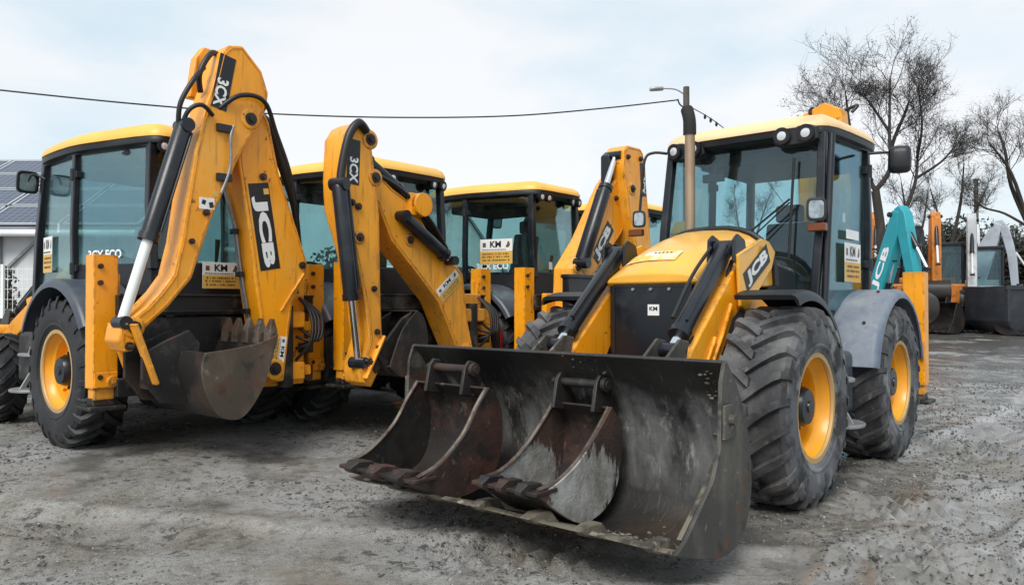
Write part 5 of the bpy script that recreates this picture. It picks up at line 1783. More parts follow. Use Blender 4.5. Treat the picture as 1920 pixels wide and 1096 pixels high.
# ------------------------------------------------------------------ third machine of the row
CAB3D = [(-0.78, -1.02, 0.70), (-1.80, -1.80, 0.75), (-2.82, -2.78, 0.50)]
DP = (-1.562, 12.38, YAW3, 0.13)
D = loader_machine(DP, 'third yellow backhoe loader of the row, boom folded to the right behind the front machine', SPEC3)
dc = cab(D, CAB3D, 1.22, 1.70, 1.74, 2.77, 'roof_yellow', 'glass', 0.17, 'both')
base, d, nrm = cab_trim(D, dc, False, True)
km_sticker(dc, base + d * 0.52 + Vector((0, 0, 2.0)) + nrm * 0.012, d, (0, 0, 1), 0.50, 0.34)
plate(dc, (-2.945, 0.30, 1.80), (0, -1, 0), (0, 0, 1), 0.07, 0.10, 0.003, 'white', 'sticker')
kingpost(D, 0.62)
DB = [(0.72, 0.80), (0.54, 0.76), (0.50, 1.0), (0.48, 1.44), (0.24, 1.66), (-0.45, 2.24), (-0.80, 2.66), (-0.90, 3.05), (-0.70, 3.20), (-0.45, 3.10), (-0.25, 2.92), (-0.02, 2.61), (0.33, 2.14), (0.72, 1.74), (0.74, 1.40)]
boom = arm_part(D, 'boom', DB, -3.60, -3.30, 'yellow', pins=[(0.82, 0.9, 0.06), (0.62, 1.74, 0.04), (-0.30, 2.72, 0.035)])
rd, ud = Vector((0, -0.44, 0.54)), Vector((0, 0.54, 0.44))
plate(boom, (-3.601, 0.02, 2.10), rd, ud, 0.62, 0.20, 0.003, 'ink')
lettering('JCB', boom, (-3.606, 0.02, 2.10), rd, ud, 0.54, 0.16, 'white', 0.055)
g = G()
km_sticker(boom, (-3.603, 0.40, 1.86), (0, -0.44, 0.54), (0, 0.54, 0.44), 0.36, 0.17)
DD = [(-0.29, 3.36), (-0.38, 3.44), (-0.74, 3.45), (-0.82, 3.38), (-0.86, 3.20), (-1.01, 2.28), (-1.10, 1.60), (-1.12, 1.0), (-0.98, 0.95), (-0.80, 1.5), (-0.64, 1.96), (-0.42, 2.52), (-0.28, 3.16)]
dip = arm_part(D, 'dipper', DD, -3.74, -3.44, 'yellow', pins=[(-0.38, 3.28, 0.035), (-0.72, 3.30, 0.035), (-0.50, 2.86, 0.05)])
rd, ud = Vector((0, -0.03, -0.40)), Vector((0, -0.40, 0.03))
plate(dip, (-3.741, -0.80, 3.02), ud, -rd, 0.14, 0.46, 0.003, 'ink')
lettering('3CX', dip, (-3.746, -0.80, 2.94), rd, ud, 0.24, 0.10, 'white', 0.03)
cylinder(D, (-3.66, 0.60, 1.80), (-3.60, -0.30, 3.30), 0.085, 0.04, 0.30, 'boom_ram', ('black', 'chrome'))
g = G()
g.prism([(-0.20, 3.30), (-0.32, 3.38), (-0.36, 3.0), (-0.28, 2.8), (-0.20, 2.9)], 'yz', -3.56, -3.42)
g.build('dipper_bracket', 'black', D, 0.02)
g = G()
g.box(-3.72, -3.62, 0.30, 0.98, 0.95, 1.62)
g.box(-3.74, -3.61, 0.28, 1.0, 1.60, 1.65)
g.build('slew_cover', 'black', D, 0.015)
digger(D, [(-0.85, 1.05), (-0.60, 1.0), (-0.40, 0.80), (-0.42, 0.55), (-0.65, 0.45), (-0.95, 0.55)], [(-0.95, 0.8)], -3.9, -3.3, 'x', 'steel', 5, (-0.8, 0.5), 'backhoe_bucket')

# ------------------------------------------------------------------ fourth machine, only its roof and cab corner show
EP = (0.05, 14.35, YAW3, 0.15)
Em = loader_machine(EP, 'yellow backhoe loader at the far end of the row, mostly hidden, only its roof showing', SPEC3)
ec = cab(Em, CAB3, 1.22, 1.70, 1.74, 2.74, 'roof_yellow', 'glass', 0.16, 'rear')
kingpost(Em, -0.5)
arm_part(Em, 'boom', [(-0.2, 0.8), (-0.45, 0.75), (-0.6, 1.6), (-0.4, 2.3), (-0.1, 2.6), (0.1, 2.4), (-0.05, 1.6)], -3.60, -3.30, 'yellow')


# ================================================================== machines further back on the right
def excavator(pos, yaw, label, paint, boom_pts, dip_pts, letter=None, body=True, scale=1.0, cab_on=True, ram='white', name='compact_excavator'):
    """tracked excavator: x forward, arm in the xz plane"""
    root = empty(name, (pos[0], pos[1], gz(pos[0], pos[1]) + (pos[2] if len(pos) > 2 else 0)), yaw)
    root.scale = (scale,) * 3
    tag(root, label, 'excavator', 'excavators at the back of the yard')
    for s_ in (1, -1):
        g = G()
        out = []
        for k in range(28):
            a = 2 * math.pi * k / 28
            out.append((math.copysign(min(abs(0.95 * math.cos(a)) ** 0.7, 1) * 0.95, math.cos(a)), 0.28 + 0.27 * math.sin(a)))
        g.prism(out, 'xz', s_ * 0.55, s_ * 0.90)
        t = g.build('track', 'rubber', root, 0.01)
        g = G()
        for k in range(4):
            g.lathe([(s_ * 0.905, 0.14), (s_ * 0.93, 0.12), (s_ * 0.935, 0.01)], 14, (-0.6 + 0.4 * k, 0, 0.26))
        g.build('roller', 'chassis', t, 0, 40)
    g = G()
    g.box(-0.9, 0.55, -0.80, 0.80, 0.66, 1.25)
    g.prism([(-1.15, 0.74), (-0.9, 0.66), (-0.6, 0.66), (-0.6, 1.45), (-0.9, 1.45), (-1.12, 1.30)], 'xz', -0.78, 0.78)
    g.tube([(0, 0, 0.45), (0, 0, 0.67)], 0.4, 20)
    g.build('body', paint, root, 0.05, segs=3)
    if cab_on:
        g = G()
        for xx_, yy_ in ((-0.55, 0.75), (0.35, 0.75), (-0.55, 0.02), (0.35, 0.02)):
            g.obox((xx_, yy_, 1.2), (xx_ - 0.02, yy_, 2.30), 0.07, 0.07, (1, 0, 0))
        g.box(-0.62, 0.42, -0.03, 0.80, 2.28, 2.38)
        c = g.build('cab', 'black', root, 0.02)
        for p in ([(0.36, 0.05, 1.25), (0.36, 0.72, 1.25), (0.34, 0.72, 2.28), (0.34, 0.05, 2.28)], [(-0.52, 0.76, 1.25), (0.32, 0.76, 1.25), (0.32, 0.76, 2.28), (-0.52, 0.76, 2.28)], [(-0.52, 0.01, 1.25), (0.32, 0.01, 1.25), (0.32, 0.01, 2.28), (-0.52, 0.01, 2.28)]):
            k = G()
            a, b, c2, d2 = map(Vector, p)
            nn = (b - a).cross(d2 - a).normalized() * 0.004
            k.loft([[q + nn for q in (a, b, c2, d2)], [q - nn for q in (a, b, c2, d2)]])
            k.build('pane', 'glass_dark', c)
    g = G()
    g.prism(boom_pts, 'xz', -0.13, 0.13)
    bo = g.build('boom', paint, root, 0.02)
    g = G()
    g.prism(dip_pts, 'xz', -0.11, 0.11)
    di = g.build('dipper', paint, root, 0.02)
    top = max(boom_pts, key=lambda p: p[1])
    low = boom_pts[0]
    mid = ((top[0] + low[0]) / 2 + 0.22, (top[1] + low[1]) / 2)
    cylinder(root, (low[0] + 0.25, 0, low[1] - 0.1), (mid[0], 0, mid[1]), 0.055, 0.03, 0.4, 'boom_ram', ('black', ram))
    dl = min(dip_pts, key=lambda p: p[1])
    cylinder(root, (top[0] + 0.10, 0.0, top[1] - 0.12), (dl[0] + 0.22, 0.0, dl[1] + 0.55), 0.05, 0.028, 0.4, 'dipper_ram', ('black', ram))
    for p in (top, dl, boom_pts[0]):
        pin(root, (p[0] * 0.97, 0, p[1] - 0.08), (0, 1, 0), 0.05, 0.16)
    digger(root, [(dl[0] - 0.02, dl[1] + 0.12), (dl[0] + 0.16, dl[1]), (dl[0] + 0.18, dl[1] - 0.25), (dl[0], dl[1] - 0.42), (dl[0] - 0.28, dl[1] - 0.42)], [(dl[0] - 0.14, dl[1] - 0.15)], -0.28, 0.28, 'y', 'steel', 4, (-1, 0.2), 'backhoe_bucket', 0.1)
    if letter:
        p0, p1, h_, sd = letter
        r_ = Vector((p1[0] - p0[0], 0, p1[1] - p0[1]))
        u_ = Vector((-r_.z, 0, r_.x)) if sd < 0 else Vector((r_.z, 0, -r_.x)) * -1
        if sd > 0:
            u_ = Vector((r_.z, 0, -r_.x))
        cx_, cz_ = (p0[0] + p1[0]) / 2, (p0[1] + p1[1]) / 2
        lettering('JCB', bo, (cx_, sd * 0.134, cz_), r_, u_, r_.length, h_, 'white', 0.035)
    return root


# teal arm right behind the front machine's rear leg
TB = [(0.60, 1.15), (0.78, 1.05), (0.92, 1.4), (1.36, 2.62), (1.36, 2.98), (1.22, 3.02), (0.72, 1.80)]
TD = [(1.24, 3.04), (1.36, 3.10), (1.48, 2.95), (1.68, 1.9), (1.66, 1.35), (1.54, 1.35), (1.48, 1.9), (1.26, 2.8)]
excavator((6.82, 15.40), R(-70), 'teal compact excavator with folded boom behind the front machine\'s rear leg', 'teal', TB, TD, ((0.80, 1.55), (1.13, 2.34), 0.19, -1), ram='chrome', cab_on=False)
OB = [(0.55, 1.15), (0.80, 1.10), (0.95, 1.6), (1.12, 2.7), (1.10, 3.1), (0.90, 3.1), (0.80, 2.6), (0.60, 1.8)]
OD = [(0.96, 3.12), (1.14, 3.14), (1.30, 2.95), (1.36, 1.9), (1.34, 1.2), (1.20, 1.2), (1.14, 1.9), (1.08, 2.7)]
excavator((13.75, 28.5), R(-118), 'weathered orange excavator arm just left of the teal boom', 'orange', OB, OD, cab_on=False, scale=1.36)
excavator((15.75, 28.6), R(-112), 'orange excavator with upright arm just right of the teal boom', 'orange', OB, OD, ram='white', scale=1.36)
WB = [(0.55, 1.15), (0.80, 1.05), (1.0, 1.6), (1.12, 2.6), (1.08, 3.15), (0.86, 3.15), (0.78, 2.5), (0.60, 1.8)]
WD = [(0.98, 3.22), (1.16, 3.26), (1.30, 3.05), (1.36, 2.0), (1.36, 1.0), (1.22, 1.0), (1.14, 2.0), (1.08, 2.9)]
excavator((17.3, 28.6), R(-120), 'white excavator with upright narrow arm among the machines at the back', 'white_paint', WB, WD, ram='white', scale=1.30)
GB = [(0.45, 1.15), (0.85, 1.05), (1.0, 1.6), (1.30, 2.6), (1.40, 3.1), (1.18, 3.2), (0.90, 2.7), (0.50, 2.0)]
GD = [(1.20, 3.22), (1.40, 3.26), (1.56, 3.0), (1.75, 2.2), (1.80, 1.2), (1.62, 1.2), (1.52, 2.2), (1.36, 2.9)]
excavator((17.55, 30.4), R(-40), 'pale grey excavator with broad bent boom behind the slate skip', 'pale_grey', GB, GD, ram='white', scale=1.28)

excavator((16.0, 31.0), R(-95), 'dark slate excavator standing behind the orange and white arms', 'slate', WB, WD, ram='chrome', scale=1.22)


excavator((18.9, 31.5), R(-110), 'pale excavator with upright arm at the far right behind the skip', 'white_paint', WB, WD, ram='white', scale=1.25)
excavator((14.9, 30.6), R(-100), 'dark excavator in the gap between the teal and orange arms', 'slate', OB, OD, ram='chrome', scale=1.3)


def spare_bucket(pos, yaw, sc, label, mat):
    b_ = empty('spare_bucket', (pos[0], pos[1], gz(pos[0], pos[1])), yaw)
    b_.scale = (sc,) * 3
    tag(b_, label, 'bucket', 'spare buckets at the back of the yard')
    digger(b_, [(0.0, 0.85), (-0.25, 0.70), (-0.36, 0.42), (-0.28, 0.15), (-0.02, 0.02), (0.45, 0.05)], [(0.22, 0.30), (0.10, 0.60)], -0.45, 0.45, 'y', mat, 5, (1, 0), 'shell', 0.12)
    for yy_ in (-0.16, 0.16):
        k = G()
        k.prism([(-0.26, 0.68), (0.02, 0.84), (-0.02, 1.0), (-0.12, 1.02), (-0.24, 0.86)], 'xz', yy_ - 0.02, yy_ + 0.02)
        k.build('hinge_ear', mat, b_, 0.01)
    return b_


spare_bucket((15.0, 26.6), R(-150), 1.25, 'black spare bucket on the ground below the orange upright arm', 'steel')
spare_bucket((16.2, 27.0), R(-95), 1.1, 'dark spare bucket on the ground below the white upright arm', 'slate')
spare_bucket((16.9, 25.6), R(-60), 1.0, 'small dark spare bucket beside the left end of the skip', 'steel')
# slate skip at the right edge
g = G()
sk = empty('skip', (17.9, 26.2, gz(17.9, 26.2)), R(8))
tag(sk, 'slate grey steel skip box with tapered base at the right edge', 'skip')
lo_, hi_ = [(-1.35, -0.8), (2.2, -0.8), (2.2, 0.8), (-1.35, 0.8)], [(-1.75, -0.95), (2.6, -0.95), (2.6, 0.95), (-1.75, 0.95)]
g.loft([[(a, b, 0.05) for a, b in lo_], [(a, b, 0.45) for a, b in hi_], [(a, b, 1.62) for a, b in hi_], [(a * 0.985, b * 0.97, 1.62) for a, b in hi_], [(a * 0.985, b * 0.97, 0.5) for a, b in hi_]], True)
tub = g.build('tub', 'slate', sk, 0.01)
g = G()
g.box(-1.80, 2.65, -1.0, -0.952, 1.50, 1.64)
g.box(-1.80, 2.65, 0.952, 1.0, 1.50, 1.64)
for xx_ in (-1.7, -0.6, 0.5, 1.6, 2.55):
    g.box(xx_ - 0.05, xx_ + 0.05, -1.0, -0.952, 0.46, 1.50)
g.build('rail', 'slate', sk, 0.008)


# ================================================================== trees
M['bark'] = worn('dark_bark', (0.030, 0.025, 0.021), 0.85, 0, [((0.075, 0.065, 0.055), 9, 0.5, 0.7, (1, 1, .25), 0.8)], 0.9, 0.5, 30)
M['twig'] = plain('dark_twigs', (0.030, 0.026, 0.026), 0.9)
M['leaf'] = worn('dry_leaves', (0.050, 0.046, 0.044), 0.85, 0, [((0.095, 0.085, 0.07), 2.0, 0.45, 0.65, None, 0.8)])
M['hedge'] = worn('hedge_leaf', (0.035, 0.040, 0.028), 0.85, 0, [((0.075, 0.065, 0.045), 1.2, 0.45, 0.65, None, 0.8)])


class Twigs:
    def __init__(s, seed): s.r = random.Random(seed); s.g = G(); s.c = G(); s.tips = []

    def branch(s, pts, r0, r1, n=6):
        m = len(pts)
        tgt = s.g if r0 > 0.03 else s.c
        tgt.tube(pts, [r0 + (r1 - r0) * k / (m - 1) for k in range(m)], n, False)

    def grow(s, p, d, ln, r, lev, up=0.25):
        rr = s.r
        m = 5 if lev > 1 else 4
        pts = [Vector(p)]
        dd = Vector(d).normalized()
        for k in range(m):
            dd = (dd + Vector((rr.gauss(0, .16), rr.gauss(0, .16), rr.gauss(0, .12) + up * 0.22))).normalized()
            pts.append(pts[-1] + dd * ln / m)
        s.branch(pts, r, r * 0.45, 5 if lev > 1 else 3)
        s.spawn(pts, ln, r, lev, up)

    def spawn(s, pts, ln, r, lev, up, dens=1.0):
        rr = s.r
        if lev <= 0:
            s.tips.append(pts[-1])
            if rr.random() < 0.7: s.tips.append(pts[len(pts) // 2])
            return
        cnt = {3: 8, 2: 6, 1: 5}.get(lev, 4)
        for k in range(int(cnt * dens)):
            t = 0.25 + 0.75 * (k + rr.random()) / cnt
            i = min(int(t * (len(pts) - 1)), len(pts) - 2)
            p = pts[i].lerp(pts[i + 1], t * (len(pts) - 1) - i)
            d0 = (pts[i + 1] - pts[i]).normalized()
            side = Vector((rr.gauss(0, 1), rr.gauss(0, 1), rr.gauss(0, .6)))
            side = (side - d0 * side.dot(d0)).normalized()
            d = (d0 * rr.uniform(0.5, 1.0) + side * rr.uniform(0.6, 1.0) + Vector((0, 0, up * 0.5))).normalized()
            s.grow(p, d, ln * rr.uniform(0.38, 0.66), max(r * rr.uniform(0.35, 0.5), 0.006), lev - 1, up)
        s.grow(pts[-1], (pts[-1] - pts[-2]), ln * 0.45, r * 0.45, lev - 1, up)

    def leaves(s, num, size, spread):
        rr = s.r
        k = G()
        for p in s.tips:
            if rr.random() < 0.70: continue
            for q in range(rr.randint(num, num * 3)):
                c = p + Vector((rr.gauss(0, spread), rr.gauss(0, spread), rr.gauss(0, spread)))
                a = Vector((rr.gauss(0, 1), rr.gauss(0, 1), rr.gauss(0, 1))).normalized()
                b = a.orthogonal().normalized()
                sz = size * rr.uniform(0.6, 1.4)
                k.add([c + a * sz, c + b * sz * 0.5, c - a * sz, c - b * sz * 0.5], [(0, 1, 2, 3)])
        for p in s.tips:      # fine end twigs
            for q in range(rr.randint(0, 2)):
                a = Vector((rr.gauss(0, 1), rr.gauss(0, 1), rr.gauss(0.5, 1))).normalized()
                b = a.orthogonal().normalized() * 0.005
                e_ = p + a * rr.uniform(0.25, 0.60)
                k.add([p - b, p + b, e_], [(0, 1, 2)])
        return k


def tree(name, label, base, limbs, seed, lev=3, leaf=(2, 0.05, 0.10), group=None, dens=1.0, cat='tree', spread=0.52):
    """limbs: list of (points relative to base, r0, r1); the first is the trunk"""
    root = empty(name, base)
    tag(root, label, cat, group)
    T = Twigs(seed)
    for (pts, r0, r1) in limbs:
        P = catmull(pts, 4)
        T.branch(P, r0, r1, 9)
        ln = sum((P[i + 1] - P[i]).length for i in range(len(P) - 1))
        if r1 < 0.09: T.spawn(P[len(P) // 4:], ln * spread, (r0 + r1) * 0.32, lev, 0.35, dens)
    tr = T.g.build('trunk', 'bark', root, 0, 60)
    lv = T.leaves(*leaf)
    n0 = len(T.c.f)
    T.c.mat(1).add(lv.v, lv.f)
    cr_ = link('crown', G_mesh_fast(T.c, 'crown', ['twig', 'leaf']), root)
    return root


def G_mesh_fast(g, name, mats):
    me = bpy.data.meshes.new(name)
    me.from_pydata(g.v, [], g.f)
    for m in mats: me.materials.append(M[m])
    me.polygons.foreach_set('material_index', g.mi)
    return me


def V3(l): return [Vector(p) for p in l]


tz = gz(10.7, 22)
tree('bare_tree', 'tall dark bare tree with forked trunk and clustered seed heads behind the front cab', (10.8, 22.0, tz), [
    (V3([(0.05, 0, -0.2), (0, 0, 1.5), (-0.05, 0.05, 3.0), (-0.25, 0, 4.4)]), 0.18, 0.115),
    (V3([(-0.25, 0, 4.4), (-0.55, 0.2, 5.2), (-0.80, 0.3, 6.1), (-1.05, 0.1, 7.2)]), 0.07, 0.025),
    (V3([(-0.25, 0, 4.4), (0.08, -0.2, 5.0), (0.02, -0.3, 6.0), (0.10, -0.2, 7.6)]), 0.08, 0.025),
    (V3([(0.08, -0.2, 5.0), (0.40, 0.3, 5.8), (0.85, 0.5, 6.7), (1.0, 0.5, 7.1)]), 0.07, 0.03),
    (V3([(0.05, -0.3, 6.0), (-0.30, 0.4, 7.2)]), 0.05, 0.022),
    (V3([(0.02, 0.1, 2.2), (0.65, 0.3, 3.6), (1.0, 0.2, 4.6), (1.15, 0.3, 5.5)]), 0.085, 0.03),
    (V3([(-0.35, 0, 4.7), (-0.9, -0.4, 5.2), (-1.35, -0.5, 6.0), (-1.55, -0.4, 6.6)]), 0.055, 0.018),
    (V3([(1.05, 0.2, 4.8), (1.55, -0.2, 5.2), (1.95, -0.3, 5.7)]), 0.045, 0.016),
    (V3([(1.1, 0.25, 5.4), (0.9, -0.4, 6.2), (0.75, -0.5, 7.2)]), 0.045, 0.016),
], 3, 3, (2, 0.030, 0.05), dens=1.1, spread=0.76)
tree('bare_tree', 'bare tree reaching in from the right edge above the skip', (17.6, 25.5, gz(17.6, 25.5)), [
    (V3([(0, 0, -0.2), (-0.05, 0, 2.0), (-0.2, 0, 3.6)]), 0.17, 0.11),
    (V3([(-0.2, 0, 3.6), (-0.8, 0, 5.0), (-1.0, 0, 6.2), (-1.1, 0.2, 6.9)]), 0.08, 0.03),
    (V3([(-0.2, 0, 3.6), (-0.9, 0.2, 4.1), (-1.5, 0.3, 4.3), (-2.0, 0.2, 4.6)]), 0.05, 0.02),
    (V3([(-0.2, 0, 3.6), (0.2, 0, 5.2), (0.4, 0, 6.8)]), 0.08, 0.03),
    (V3([(-0.3, 0, 3.9), (-1.0, -0.3, 5.4), (-1.8, -0.4, 6.4)]), 0.08, 0.02),
], 8, 3, (2, 0.028, 0.06), dens=0.85, spread=0.6)
tree('bare_tree', 'slender leaning bare tree rising above the white excavator', (17.2, 30.5, gz(17.2, 30.5)), [
    (V3([(0, 0, -0.2), (0.1, 0, 1.5), (0.5, 0, 3.4)]), 0.13, 0.10),
    (V3([(0.5, 0, 3.4), (0.85, 0, 5.0), (1.0, 0, 6.6)]), 0.09, 0.02),
    (V3([(0.3, 0, 2.6), (0.2, 0.3, 4.2), (-0.2, 0.3, 5.6)]), 0.07, 0.02),
    (V3([(0.5, 0, 3.2), (1.3, 0, 4.4), (1.9, 0, 5.6)]), 0.06, 0.02),
], 21, 3, (1, 0.028, 0.06), dens=0.7)
tree('bare_tree', 'thin bare sapling between the tall tree and the white excavator', (15.4, 29.0, gz(15.4, 29)), [
    (V3([(0, 0, -0.2), (-0.05, 0, 1.5), (-0.2, 0, 3.0)]), 0.10, 0.08),
    (V3([(-0.2, 0, 3.0), (-0.3, 0, 4.2), (-0.5, 0, 5.6)]), 0.07, 0.02),
    (V3([(-0.2, 0, 2.8), (0.3, 0, 3.9), (0.5, 0, 5.2)]), 0.06, 0.02),
], 31, 3, (1, 0.028, 0.06), dens=0.7)
tree('bare_tree', 'small bare tree low on the skyline seen through the front cab windows', (10.6, 34.0, gz(10.6, 34)), [
    (V3([(0, 0, -0.2), (0, 0, 1.8), (0.1, 0, 3.0)]), 0.12, 0.085),
    (V3([(0.1, 0, 3.0), (-0.4, 0, 4.2), (-0.6, 0, 5.6)]), 0.07, 0.02),
    (V3([(0.1, 0, 3.0), (0.5, 0, 4.4), (0.9, 0, 5.6)]), 0.07, 0.02),
], 41, 3, (1, 0.028, 0.06), dens=0.7)


# dark hedge shrubs behind the machines
def shrub(label, c, rx, ry, h, n, seed, mat='hedge', leaf=0.06, group='dark shrubs at the edge of the yard'):
    r = random.Random(seed)
    root = empty('shrub', (c[0], c[1], gz(c[0], c[1])))
    tag(root, label, 'shrub', group)
    st, k = G(), G()
    for i in range(10):
        a = r.uniform(0, 6.28)
        st.tube([(r.uniform(-.3, .3) * rx, r.uniform(-.3, .3) * ry, -0.1), (math.cos(a) * rx * 0.4, math.sin(a) * ry * 0.4, h * 0.5), (math.cos(a) * rx * 0.7, math.sin(a) * ry * 0.7, h * r.uniform(.8, 1.05))], [0.03, 0.02, 0.006], 4, False)
    link('stem', G_mesh_fast(st, 'stem', ['bark']), root)
    lumps = [(r.uniform(-.8, .8) * rx, r.uniform(-.7, .7) * ry, r.uniform(.25, .85) * h, r.uniform(.25, .45)) for _ in range(12)]
    for i in range(n):
        lx, ly, lz, lr = r.choice(lumps)
        u = Vector((r.gauss(0, 1), r.gauss(0, 1), r.gauss(0, 1))).normalized() * (r.random() ** 0.4)
        p = Vector((lx + u.x * lr * rx, ly + u.y * lr * ry, max(0.02, lz + u.z * lr * h * 0.7)))
        a = Vector((r.gauss(0, 1), r.gauss(0, 1), r.gauss(0, 1))).normalized()
        b = a.orthogonal().normalized()
        s = leaf * r.uniform(.6, 1.5)
        k.add([p + a * s, p + b * s * 0.6, p - a * s, p - b * s * 0.6], [(0, 1, 2, 3)])
    link('foliage', G_mesh_fast(k, 'foliage', [mat]), root)
    return root


shrub('dark shrub behind the teal and orange arms', (11.3, 24.5), 1.4, 1.0, 2.9, 2600, 1)
shrub('dark rounded shrub behind the white excavator', (17.9, 33.0), 2.2, 1.4, 4.4, 7000, 2, leaf=0.085)
shrub('tall brown shrub behind the grey excavator boom', (20.8, 33.0), 2.3, 1.4, 4.3, 7000, 3, leaf=0.085)
shrub('brown shrub behind the slate skip at the right edge', (23.0, 32.0), 2.2, 1.4, 3.8, 6000, 4, leaf=0.085)
shrub('dark shrub low behind the orange arms', (14.6, 32.0), 2.2, 1.2, 3.6, 6000, 5, leaf=0.085)
shrub('dark green shrub behind the white wire fence at the left edge', (-10.9, 15.9), 0.55, 0.5, 1.75, 1700, 6, leaf=0.045)

# far woodland that reads as one mass
r = random.Random(77)
k = G()
for i in range(26000):
    x_ = r.uniform(-90, 120)
    y_ = 95 + r.uniform(-6, 6)
    top = 4.2 + 2.2 * math.sin(x_ * 0.21) + 1.4 * math.sin(x_ * 0.57 + 1) + r.gauss(0, 0.5)
    z_ = 0.4 + (max(0.5, top)) * r.random() ** 0.7
    a = Vector((r.gauss(0, 1), r.gauss(0, 1), r.gauss(0, 1))).normalized()
    b = a.orthogonal().normalized()
    s = r.uniform(.2, .5)
    p = Vector((x_, y_, z_))
    k.add([p + a * s, p + b * s * 0.6, p - a * s, p - b * s * 0.6], [(0, 1, 2, 3)])
wood = link('far_woodland', G_mesh_fast(k, 'far_woodland', ['hedge']))
tag(wood, 'low dark woodland along the far skyline', 'woodland', kind='stuff')

# ================================================================== lamp post, cable, pole
lp = empty('lamp_post', (5.76, 25.0, gz(5.76, 25)))
tag(lp, 'tall wooden lamp post with street light behind the exhaust pipe', 'lamp post')
M['pole_wood'] = worn('weathered_pole', (0.10, 0.09, 0.08), 0.85, 0, [((0.045, 0.04, 0.035), 6, 0.45, 0.7, (1, 1, .15), 0.8)], 0.9, 0.3, 40)
pz = gz(5.76, 25)
g = G()
g.tube([(0, 0, -0.3), (0, 0, 8.55 - pz)], [0.15, 0.10], 12)
pole = g.build('pole', 'pole_wood', lp, 0, 60)
g = G()
g.tube(catmull([(0, 0, 8.25 - pz), (-0.35, -0.05, 8.45 - pz), (-0.8, -0.1, 8.47 - pz)], 5), 0.022, 7)
armo = g.build('lamp_arm', 'grey_steel', lp, 0, 60)
g = G()
g.loft([[(-0.78 - t * 0.45, -0.1 + yy_ * w_, 8.46 - pz - 0.02 * t + zz_) for yy_, zz_ in ((0.11, 0), (0.08, 0.06), (-0.08, 0.06), (-0.11, 0), (-0.08, -0.05), (0.08, -0.05))] for t, w_ in ((0, 0.5), (0.3, 1), (0.8, 1), (1, 0.5))])
g.build('lamp_head', 'grey_steel', armo, 0.01)
g = G()
g.tube(catmull([(-0.05, 0, 7.85 - pz), (-0.22, 0, 7.98 - pz), (-0.28, 0, 8.15 - pz)], 4), 0.025, 7)
g.box(-0.06, 0.06, -0.13, -0.10, 7.0 - pz, 7.9 - pz)
g.build('bracket', 'black', lp, 0, 60)

c = [(5.48, 25.0, 8.12), (3.0, 24.5, 7.72), (0.0, 23.8, 7.30), (-3.3, 23.2, 7.10), (-6.5, 22.5, 7.01), (-9.5, 21.6, 6.99), (-13.5, 20.0, 7.04), (-22, 17.5, 7.5)]
g = G()
g.tube(catmull(c, 8), 0.022, 6)
cb = g.build('overhead_cable', 'hose', None, 0, 60)
tag(cb, 'single black overhead cable sagging across the sky', 'cable')
g = G()
g.tube(catmull([(5.80, 25.0, 7.95), (7.4, 26.0, 7.3), (9.6, 28.5, 6.0), (14, 36, 4.6)], 8), 0.016, 6)
cb = g.build('service_wire', 'hose', None, 0, 60)
wp = catmull([(5.80, 25.0, 7.95), (7.4, 26.0, 7.3), (9.6, 28.5, 6.0), (14, 36, 4.6)], 8)
for k_ in (4, 5, 6):
    g = G()
    q_ = wp[k_]
    g.lathe([(q_.z - 0.14, 0.02), (q_.z - 0.08, 0.05), (q_.z + 0.02, 0.03)], 10, (q_.x, q_.y, 0), 'z')
    g.build('insulator', 'black', cb, 0, 40)
tag(cb, 'thin wire slanting down to the right from the lamp post', 'cable')
up_ = empty('utility_pole', (24.5, 40.0, gz(24.5, 40)))
tag(up_, 'plain dark pole standing above the shrubs on the right', 'pole')
g = G()
g.tube([(0, 0, -0.3), (0, 0, 7.4)], [0.13, 0.10], 10)
g.build('shaft', 'pole_wood', up_, 0, 60)
g = G()
g.box(-0.12, 0.12, -0.12, 0.12, 7.38, 7.46)
g.build('cap', 'soot', up_, 0.01)

# ================================================================== buildings on the left
def solar_material():
    m, n, o = new_mat('solar_cells')
    p = n.nodes.new('ShaderNodeBsdfPrincipled')
    n.links.new(p.outputs[0], o.inputs[0])
    t = n.nodes.new('ShaderNodeTexCoord')
    br = n.nodes.new('ShaderNodeTexBrick')
    br.offset = 0.0
    br.inputs['Scale'].default_value = 1.0
    br.inputs['Brick Width'].default_value = 0.165
    br.inputs['Row Height'].default_value = 0.165
    br.inputs['Mortar Size'].default_value = 0.006
    br.inputs['Color1'].default_value = (0.035, 0.042, 0.075, 1)
    br.inputs['Color2'].default_value = (0.045, 0.052, 0.085, 1)
    br.inputs['Mortar'].default_value = (0.20, 0.22, 0.26, 1)
    n.links.new(t.outputs['Object'], br.inputs['Vector'])
    n.links.new(br.outputs[0], p.inputs['Base Color'])
    p.inputs['Roughness'].default_value = 0.22
    return m


M['solar'] = solar_material()
M['panel_frame'] = plain('panel_frame', (0.62, 0.64, 0.66), 0.4, 0.6)
M['wall'] = worn('white_render', (0.62, 0.63, 0.64), 0.85, 0, [((0.40, 0.40, 0.40), 2, 0.5, 0.8, None, 0.5)])
M['tiles'] = worn('grey_roof', (0.19, 0.20, 0.23), 0.7, 0, [((0.11, 0.11, 0.12), 4, 0.5, 0.7, None, 0.6)])
bz = gz(-12, 18)
bl = empty('solar_shed', (-13.0, 17.0, bz), R(0))
tag(bl, 'white shed at the left edge with solar panels covering its pitched roof', 'building')
ez, rz_, dep, hw_ = 2.75, 5.15, 4.3, 4.6
g = G()
g.box(-hw_ + 0.2, hw_ - 0.2, 0.35, 2 * dep - 0.35, -0.2, ez - 0.05)
g.prism([(0.4, ez - 0.06), (2 * dep - 0.4, ez - 0.06), (dep, rz_ - 0.15)], 'yz', -hw_ + 0.21, hw_ - 0.21)
g.build('wall', 'wall', bl, 0.01)
g = G()
